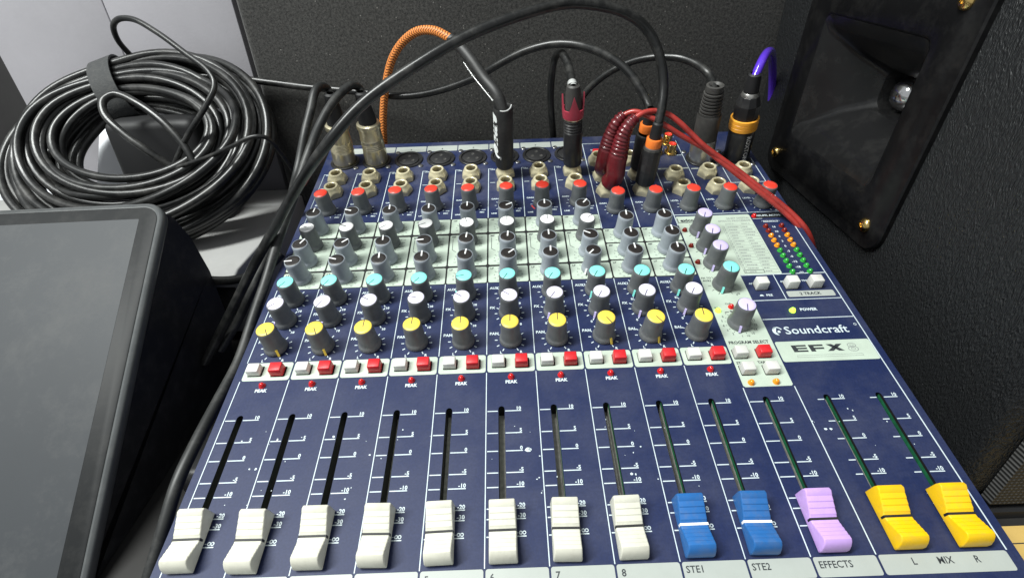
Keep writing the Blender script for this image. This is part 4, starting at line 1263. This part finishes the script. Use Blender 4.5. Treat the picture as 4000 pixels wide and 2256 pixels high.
# ------------------------------------------------------------------ grey low case under the coil, and a sheet of paper on it
t = thing('equipment_case', (-240, 325, 0), 'light grey plastic equipment case with rounded front edge, under the cable coil', 'case')
bb = MB()
prof = [(-104, 58), (-108, 63), (-106, 67), (-98, 69.4), (-40, 70), (28, 70), (30, 72.6), (68, 73), (72, 60), (72, 8), (-98, 8)]
x0, x1 = -175, 176
nn = len(prof)
vs = [(x0, y, z) for y, z in prof] + [(x1, y, z) for y, z in prof]
bb.add(vs, [tuple(range(nn)), tuple(range(2 * nn - 1, nn - 1, -1))] + [(i, i + nn, (i + 1) % nn + nn, (i + 1) % nn) for i in range(nn)])
put('case_lid', sharp(bevelled(bb.mesh('case_lid', 'grey_case'), 2.5, 3, 40), 40), t)
bb = MB(); bb.box((-168, -96, 0), (168, 66, 8))
put('case_base', bb.mesh('case_base', 'matte_black'), t)
bb = MB(); bb.box((-172, -104.6, 30), (172, -99, 56))
put('front_strip', bb.mesh('front_strip', 'black_plastic'), t)
bb = MB(); bb.box((98, 10, 70.0), (101, 22, 74.5)); bb.box((110, 12, 70.0), (112, 18, 73))
put('latch_tab', bb.mesh('latch_tab', 'grey_case'), t)
t = thing('paper_sheet', (-180, 366, 73), 'blank white sheet of paper propped up behind the cable coil', 'paper')
bb = MB()
bb.add([(-72, -28, 1.2), (66, -30, 1.2), (60, 32, 84), (-70, 30, 80), (-72, -27.4, 1.0), (66, -29.4, 1.0), (60, 32.6, 83.6), (-70, 30.6, 79.6)],
       [(0, 1, 2, 3), (7, 6, 5, 4), (0, 4, 5, 1), (1, 5, 6, 2), (2, 6, 7, 3), (3, 7, 4, 0)])
put('sheet', bb.mesh('sheet', 'paper'), t)
t = thing('white_carton', (-432, 470, 0), 'low white carton with faint printed lines left of the card box', 'carton')
bb = MB(); bb.box((-120, -56, 0), (108, 90, 71))
put('carton_body', bevelled(bb.mesh('carton_body', 'paper'), 1.0, 2), t)
pl = Print(71.3)
for i in range(6):
    pl.rect(-60, -48 + i * 6, 20 + 9 * (i % 3), -47.4 + i * 6)
put('printed_lines', pl.mesh('printed_lines', 'grey_ink'), t, kind='stuff')

# ------------------------------------------------------------------ cable coil leaning on the box
CC = Vector((-166, 323, 143))
LEAN = R(43)
E1 = Vector((1, 0, 0.03)).normalized()
E2 = Vector((0, math.cos(LEAN), math.sin(LEAN)))
E3 = E1.cross(E2).normalized()
t = thing('cable_coil', CC - Vector((0, 0, 66)), 'large coil of black cable bundled with a strap, resting on the grey case', 'cable coil')
base = Vector(t.location) / MM
rnd = random.Random(21)
NL = 22
loops = []
for i in range(NL):
    q = i / (NL - 1)
    rr = rnd.random() ** 0.85
    loops.append((rnd.uniform(-5, 5), rnd.uniform(-4, 4), 58 + 52 * rr, 36 + 50 * rr + rnd.uniform(-4, 4), rnd.uniform(-17, 17), rnd.uniform(-0.35, 0.35), rnd.uniform(-9, 9), rnd.uniform(0, 6.28)))
loops.sort(key=lambda l: l[4])
path = []
PER = 56
for i in range(NL * PER):
    f = i / PER
    a = int(f); c = f - a
    A, B = loops[a], loops[min(a + 1, NL - 1)]
    s = c * c * (3 - 2 * c)
    P = [A[j] + (B[j] - A[j]) * s for j in range(8)]
    th = 2 * math.pi * c + math.pi * 0.5
    bunch = 1.0 - 0.30 * math.exp(-((((th - 1.95) + math.pi) % (2 * math.pi) - math.pi) / 0.55) ** 2)   # strap gathers the loops here
    ra = 88 + (P[2] - 88) * bunch; rb = 64 + (P[3] - 64) * bunch
    x = P[0] * bunch + ra * math.cos(th) ; y = P[1] * bunch + rb * math.sin(th)
    z = P[4] * bunch + P[6] * math.sin(th + P[7]) * bunch
    xr = x * math.cos(P[5] * 0.4) - y * math.sin(P[5] * 0.4)
    path.append(CC + E1 * xr + E2 * y + E3 * z - base)
put('cord', sweep('cord', path, 3.45, 'rubber', 12), t)
# outer stray loops
for seed, (a, b2, z, ph) in enumerate(((114, 90, 6, 0.5), (110, 88, -12, 2.0), (102, 86, 15, 4.0), (112, 82, 2, 1.0), (92, 66, 18, 3.0), (108, 91, -4, 5.0))):
    pth = []
    for i in range(97):
        th = 2 * math.pi * i / 96
        bunch = 1.0 - 0.30 * math.exp(-((((th - 1.95) + math.pi) % (2 * math.pi) - math.pi) / 0.55) ** 2)
        ra = 88 + (a - 88) * bunch; rb = 64 + (b2 - 64) * bunch
        pth.append(CC + E1 * (ra * math.cos(th)) + E2 * (rb * math.sin(th) - 2) + E3 * ((z + 5 * math.sin(th * 2 + ph)) * bunch) - base)
    put('cord_loop', sweep('cord_loop', pth, 3.45, 'rubber', 12), t)
# strap round the bundle
sth = 1.95
rad_dir = (E1 * math.cos(sth) + E2 * math.sin(sth)).normalized()
ctr = CC + E1 * (86 * math.cos(sth)) + E2 * (63 * math.sin(sth)) - base
tan = (E1 * (-math.sin(sth)) + E2 * math.cos(sth)).normalized()
vs, fs = [], []
n = 36
for i in range(n):
    a = 2 * math.pi * i / n
    for r, s in ((1.0, -1), (1.0, 1), (1.06, 1), (1.06, -1)):
        p = ctr + rad_dir * (29 * r * math.cos(a)) + E3 * (21 * r * math.sin(a)) + tan * (9.5 * s)
        vs.append(p)
for i in range(n):
    j = (i + 1) % n
    for q in range(4):
        q2 = (q + 1) % 4
        fs.append((i * 4 + q, i * 4 + q2, j * 4 + q2, j * 4 + q))
put('strap', sharp(mesh_of('strap', vs, fs, 'velcro', smooth=True), 40), t)
# loose thin ends
cord('loose_end', t, px([(515, 222, 'y', 372), (462, 160, 'y', 366), (443, 105, 'y', 362), (462, 76, 'y', 358), (520, 76, 'y', 354), (610, 125, 'y', 346), (720, 205, 'y', 334), (815, 280, 'y', 322), (838, 335, 'y', 314), (800, 420, 'y', 306), (735, 525, 'y', 300), (680, 645, 'y', 296)]), 2.3, 'rubber')
cord('loose_end', t, px([(668, 648, 'y', 294), (580, 592, 'y', 292), (480, 520, 'y', 296), (408, 445, 'y', 304), (404, 392, 'y', 312), (450, 368, 'y', 318), (540, 405, 'y', 314), (640, 480, 'y', 306), (720, 570, 'y', 298), (760, 640, 'y', 292)]), 3.0, 'rubber')
cord('loose_end', t, px([(690, 655, 'y', 290), (800, 618, 'y', 284), (905, 572, 'y', 280), (985, 535, 'y', 280), (1040, 538, 'y', 284), (1090, 590, 'y', 294), (1140, 660, 'y', 306), (1175, 720, 'y', 316)]), 1.7, 'rubber')

# small black adapter lying inside the coil
t = thing('power_adapter', (-158, 340, 70.2), 'small rounded black power adapter lying inside the cable coil', 'adapter')
put('adapter_body', box_mesh('adapter_body', 86, 36, 0, 92, 'matte_black', 7, 0.9, 4), t)

# black flat cable running below the case front
t = thing('black_cable', at(900, 1090, 'y', 212), 'black cable running along the front edge of the grey case', 'cable')
cord('cord', t, px([(700, 1070, 'y', 214), (800, 1092, 'y', 212), (900, 1094, 'y', 211), (985, 1076, 'y', 211), (1050, 1040, 'y', 213), (1100, 990, 'y', 220)]), 3.4, 'rubber')
# black box in the gap beside the mixer
t = thing('black_block', (-32, 150, 0), 'flat black block lying in the gap beside the mixer', 'block')
put('block_body', box_mesh('block_body', 40, 150, 0, 14, 'black_plastic', 4, 0.94, 3), t)

# ------------------------------------------------------------------ touch-screen console, left front
tyaw = R(1.5)
TRc = at(650, 789, 'z', 140)
t = thing('touch_screen', (TRc.x - 110, 96, 0), 'black touch-screen monitor with wide bezel, grey dull screen and curved housing', 'monitor')
base = Vector(t.location) / MM
SL = R(38)
TW, TLEN = 260.0, 235.0
ux = Vector((math.cos(tyaw), math.sin(tyaw), 0))
uyh = Vector((-math.sin(tyaw), math.cos(tyaw), 0))
us = (uyh * math.cos(SL) + Vector((0, 0, 1)) * math.sin(SL)).normalized()      # up the screen
un = ux.cross(us).normalized()
def scr_pt(a, b2, c=0.0):        # a from right edge leftwards, b from top edge downwards, c out of the screen
    return TRc - ux * a - us * b2 + un * c - base
def rr_outline(a0, b0, a1, b1, r, n=8):
    pts = []
    for ca, cb, s0 in ((a0 + r, b0 + r, 180), (a1 - r, b0 + r, 270), (a1 - r, b1 - r, 0), (a0 + r, b1 - r, 90)):
        for i in range(n + 1):
            q = R(s0 + 90 * i / n)
            pts.append((ca + r * math.cos(q), cb + r * math.sin(q)))
    return pts
def prism(name, outlines, m, parent):    # list of (outline, c) levels, closed at the first and last
    vs, fs = [], []
    n = len(outlines[0][0])
    for o, c in outlines:
        vs += [scr_pt(a, b2, c) for a, b2 in o]
    for l in range(len(outlines) - 1):
        for i in range(n):
            j = (i + 1) % n
            fs.append((l * n + i, l * n + j, (l + 1) * n + j, (l + 1) * n + i))
    fs.append(tuple(range((len(outlines) - 1) * n, len(outlines) * n)))
    fs.append(tuple(range(n))[::-1])
    me = mesh_of(name, vs, fs, m)
    bm = bmesh.new(); bm.from_mesh(me); bmesh.ops.recalc_face_normals(bm, faces=bm.faces); bm.to_mesh(me); bm.free()
    return put(name, sharp(me, 40), parent)
def RO(g):
    return rr_outline(g, g, TW - g, TLEN - g, 13 - g * 0.8)
prism('rim', [(RO(0.6), -6), (RO(0), -4.5), (RO(0), -1.0), (RO(0.8), 0.2), (RO(2.0), 0.7), (RO(3.0), 0.2)], 'tablet_rim', t)
prism('bezel_glass', [(RO(3.4), -1), (RO(3.4), 0.35), (RO(3.8), 0.6)], 'bezel', t)
prism('screen', [(rr_outline(14.5, 11.8, TW - 14.5, TLEN - 14, 0.6, 2), 0.55), (rr_outline(14.5, 11.8, TW - 14.5, TLEN - 14, 0.6, 2), 0.68)], 'screen', t)
# housing: screen slab continuing down into a curved wedge
hv, hf = [], []
sec = []
for a in (2.0, 4.5, 10, TW - 10, TW - 4.5, TW - 2.0):
    inset = {2.0: 2.2, 4.5: 0.8, 10: 0}.get(a, {TW - 2.0: 2.2, TW - 4.5: 0.8}.get(a, 0))
    ring = [scr_pt(a, 4 + inset, -4), scr_pt(a, 3 + inset, -12), scr_pt(a, 8 + inset, -32), scr_pt(a, 22 + inset, -58), scr_pt(a, 44 + inset, -84), scr_pt(a, 78 + inset, -108)]
    ring = [Vector(p) for p in ring]
    out = []
    for p in ring:
        if p.z + base.z < 0.5:
            p.z = 0.5 - base.z
        out.append(p)
    bottom = scr_pt(a, TLEN - 4, -4)
    bz = Vector((bottom.x, bottom.y, 0.5 - base.z)) if bottom.z + base.z > 0.5 else bottom
    back = Vector((out[-1].x, out[-1].y, 0.5 - base.z))
    out += [back, Vector((bottom.x, bottom.y, 0.5 - base.z)), bottom]
    sec.append(out)
n = len(sec[0])
for s in sec:
    hv += s
for l in range(len(sec) - 1):
    for i in range(n):
        j = (i + 1) % n
        hf.append((l * n + i, l * n + j, (l + 1) * n + j, (l + 1) * n + i))
hf.append(tuple(range(n))); hf.append(tuple(range((len(sec) - 1) * n, len(sec) * n))[::-1])
me = mesh_of('housing', hv, hf, 'tablet_body')
bm = bmesh.new(); bm.from_mesh(me); bmesh.ops.recalc_face_normals(bm, faces=bm.faces); bm.to_mesh(me); bm.free()
put('housing', sharp(me, 50), t)

# ------------------------------------------------------------------ loudspeaker, right
SPX = 388.0
t = thing('loudspeaker', (520, 230, 0), 'black vinyl-covered loudspeaker cabinet with a square horn plate and brass screws', 'loudspeaker')
base = Vector(t.location) / MM
bb = MB()
X0, X1, Y0, Y1, ZA, ZB = SPX, SPX + 260, 50, 366, 6, 560
ha, hb, hc, hd = 237 - 62, 237 + 62, 179.5 - 56, 179.5 + 56      # opening behind the horn plate
bb.add([(X0, Y0, ZA), (X0, Y1, ZA), (X0, Y1, ZB), (X0, Y0, ZB), (X1, Y0, ZA), (X1, Y1, ZA), (X1, Y1, ZB), (X1, Y0, ZB),
        (X0, ha, hc), (X0, hb, hc), (X0, hb, hd), (X0, ha, hd)],
       [(0, 1, 9, 8), (1, 2, 10, 9), (2, 3, 11, 10), (3, 0, 8, 11), (4, 7, 6, 5), (0, 4, 5, 1), (3, 2, 6, 7), (0, 3, 7, 4), (1, 5, 6, 2)])
bb.v = [tuple(Vector(v) - base) for v in bb.v]
put('cabinet', bevelled(bb.mesh('cabinet', 'leather'), 9, 4), t)
bb = MB(); bb.box((SPX + 12, 44, 10), (SPX + 250, 49.6, 540)); bb.v = [tuple(Vector(v) - base) for v in bb.v]
put('grille_cloth', bb.mesh('grille_cloth', 'grille'), t)
bb = MB(); bb.box((SPX + 6, 42, 0), (SPX + 254, 360, 6)); bb.v = [tuple(Vector(v) - base) for v in bb.v]
put('plinth', bb.mesh('plinth', 'matte_black'), t)
# horn plate in the plane of the cabinet side: local (y, z) about its centre, depth along x
PCy, PCz, ROLL = 237.0, 179.5, R(4.5)
def hp(y, z, dx=0.0):
    c, s = math.cos(ROLL), math.sin(ROLL)
    return Vector((SPX + dx, PCy + y * c - z * s, PCz + y * s + z * c)) - base
def rrp(hy, hz, r, n=6):
    pts = []
    for cy, cz, a0 in ((hy - r, -hz + r, -90), (hy - r, hz - r, 0), (-hy + r, hz - r, 90), (-hy + r, -hz + r, 180)):
        for i in range(n + 1):
            a = R(a0 + 90 * i / n)
            pts.append((cy + r * math.cos(a), cz + r * math.sin(a)))
    return pts
def loft(name, levels, m, parent, close_last=False, deg=30):
    vs, fs = [], []
    n = len(levels[0][0])
    for o, dx in levels:
        vs += [hp(y, z, dx) for y, z in o]
    for l in range(len(levels) - 1):
        for i in range(n):
            j = (i + 1) % n
            fs.append((l * n + i, (l + 1) * n + i, (l + 1) * n + j, l * n + j))
    if close_last:
        fs.append(tuple(range((len(levels) - 1) * n, len(levels) * n)))
    me = mesh_of(name, vs, fs, m)
    bm = bmesh.new(); bm.from_mesh(me); bmesh.ops.recalc_face_normals(bm, faces=bm.faces); bm.to_mesh(me); bm.free()
    return put(name, sharp(me, deg), parent)
PH = 79.0
plate = loft('horn_plate', [(rrp(PH, PH, 13), 0.5), (rrp(PH, PH, 13), -3.0), (rrp(PH - 1.0, PH - 1.0, 12), -4.0), (rrp(PH - 9, PH - 9, 8), -4.2), (rrp(PH - 10, PH - 10, 8), -5.0), (rrp(54, 45, 7), -5.0), (rrp(52.5, 43.5, 6), -4.2), (rrp(51.5, 42.5, 6), -2.5)], 'horn_matte', t, deg=40)
loft('horn_throat', [(rrp(52.5, 43.5, 6), -4.3), (rrp(50, 36, 5), -1.0), (rrp(46, 33, 5), 2.0), (rrp(33, 21, 5), 16.0), (rrp(22, 15, 5), 25.0), (rrp(17, 13, 8), 30.0), (rrp(15, 12, 9), 40.0)], 'horn', t, True)
b = MB(); b.lathe([(11.8, 0), (11, 5), (7.5, 9.5), (3.5, 11.6), (0, 12.2)], 28)
me = b.mesh('diaphragm_dome', 'chrome', True)
o = put('diaphragm_dome', me, t, Matrix.Translation(hp(0, 0, 39.5) * MM) @ Matrix.Rotation(R(-90), 4, 'Y'))
b = MB(); b.lathe([(4.6, 0), (4.6, 0.8), (4.2, 2.0), (2.6, 3.0), (1.4, 3.2), (1.2, 2.4), (0, 2.4)], 20)
me = sharp(b.mesh('brass_screw', 'gold', True), 40)
for y, z in ((64, -63.5), (-64, -63.5), (-64, 63.5), (64, 63.5)):
    put('brass_screw', me, t, Matrix.Translation(hp(y, z, -4.6) * MM) @ Matrix.Rotation(R(-90), 4, 'Y'))

# yellow printed card on the table by the loudspeaker
t = thing('yellow_card', (425, 22, 0.2), 'yellow card with dark printed lines lying in front of the loudspeaker', 'card')
bb = MB(); bb.box((-32, -28, 0), (60, 15, 1.2))
put('card_sheet', bb.mesh('card_sheet', 'yellow_card'), t)
pp = Print(1.3)
pp.rect(-32, 5.4, 60, 6.0)
pp.ring(-13, -1.5, 2.0, 2.9, 20, 200, n=10); pp.ring(-8, -3.0, 1.6, 2.4, 120, 330, n=10); pp.ring(0, -1.8, 2.0, 2.8, 0, 160, n=10)
pp.rect(-28, -8.0, 50, -7.4)
put('printed_lines', pp.mesh('printed_lines', 'dark_ink'), t)
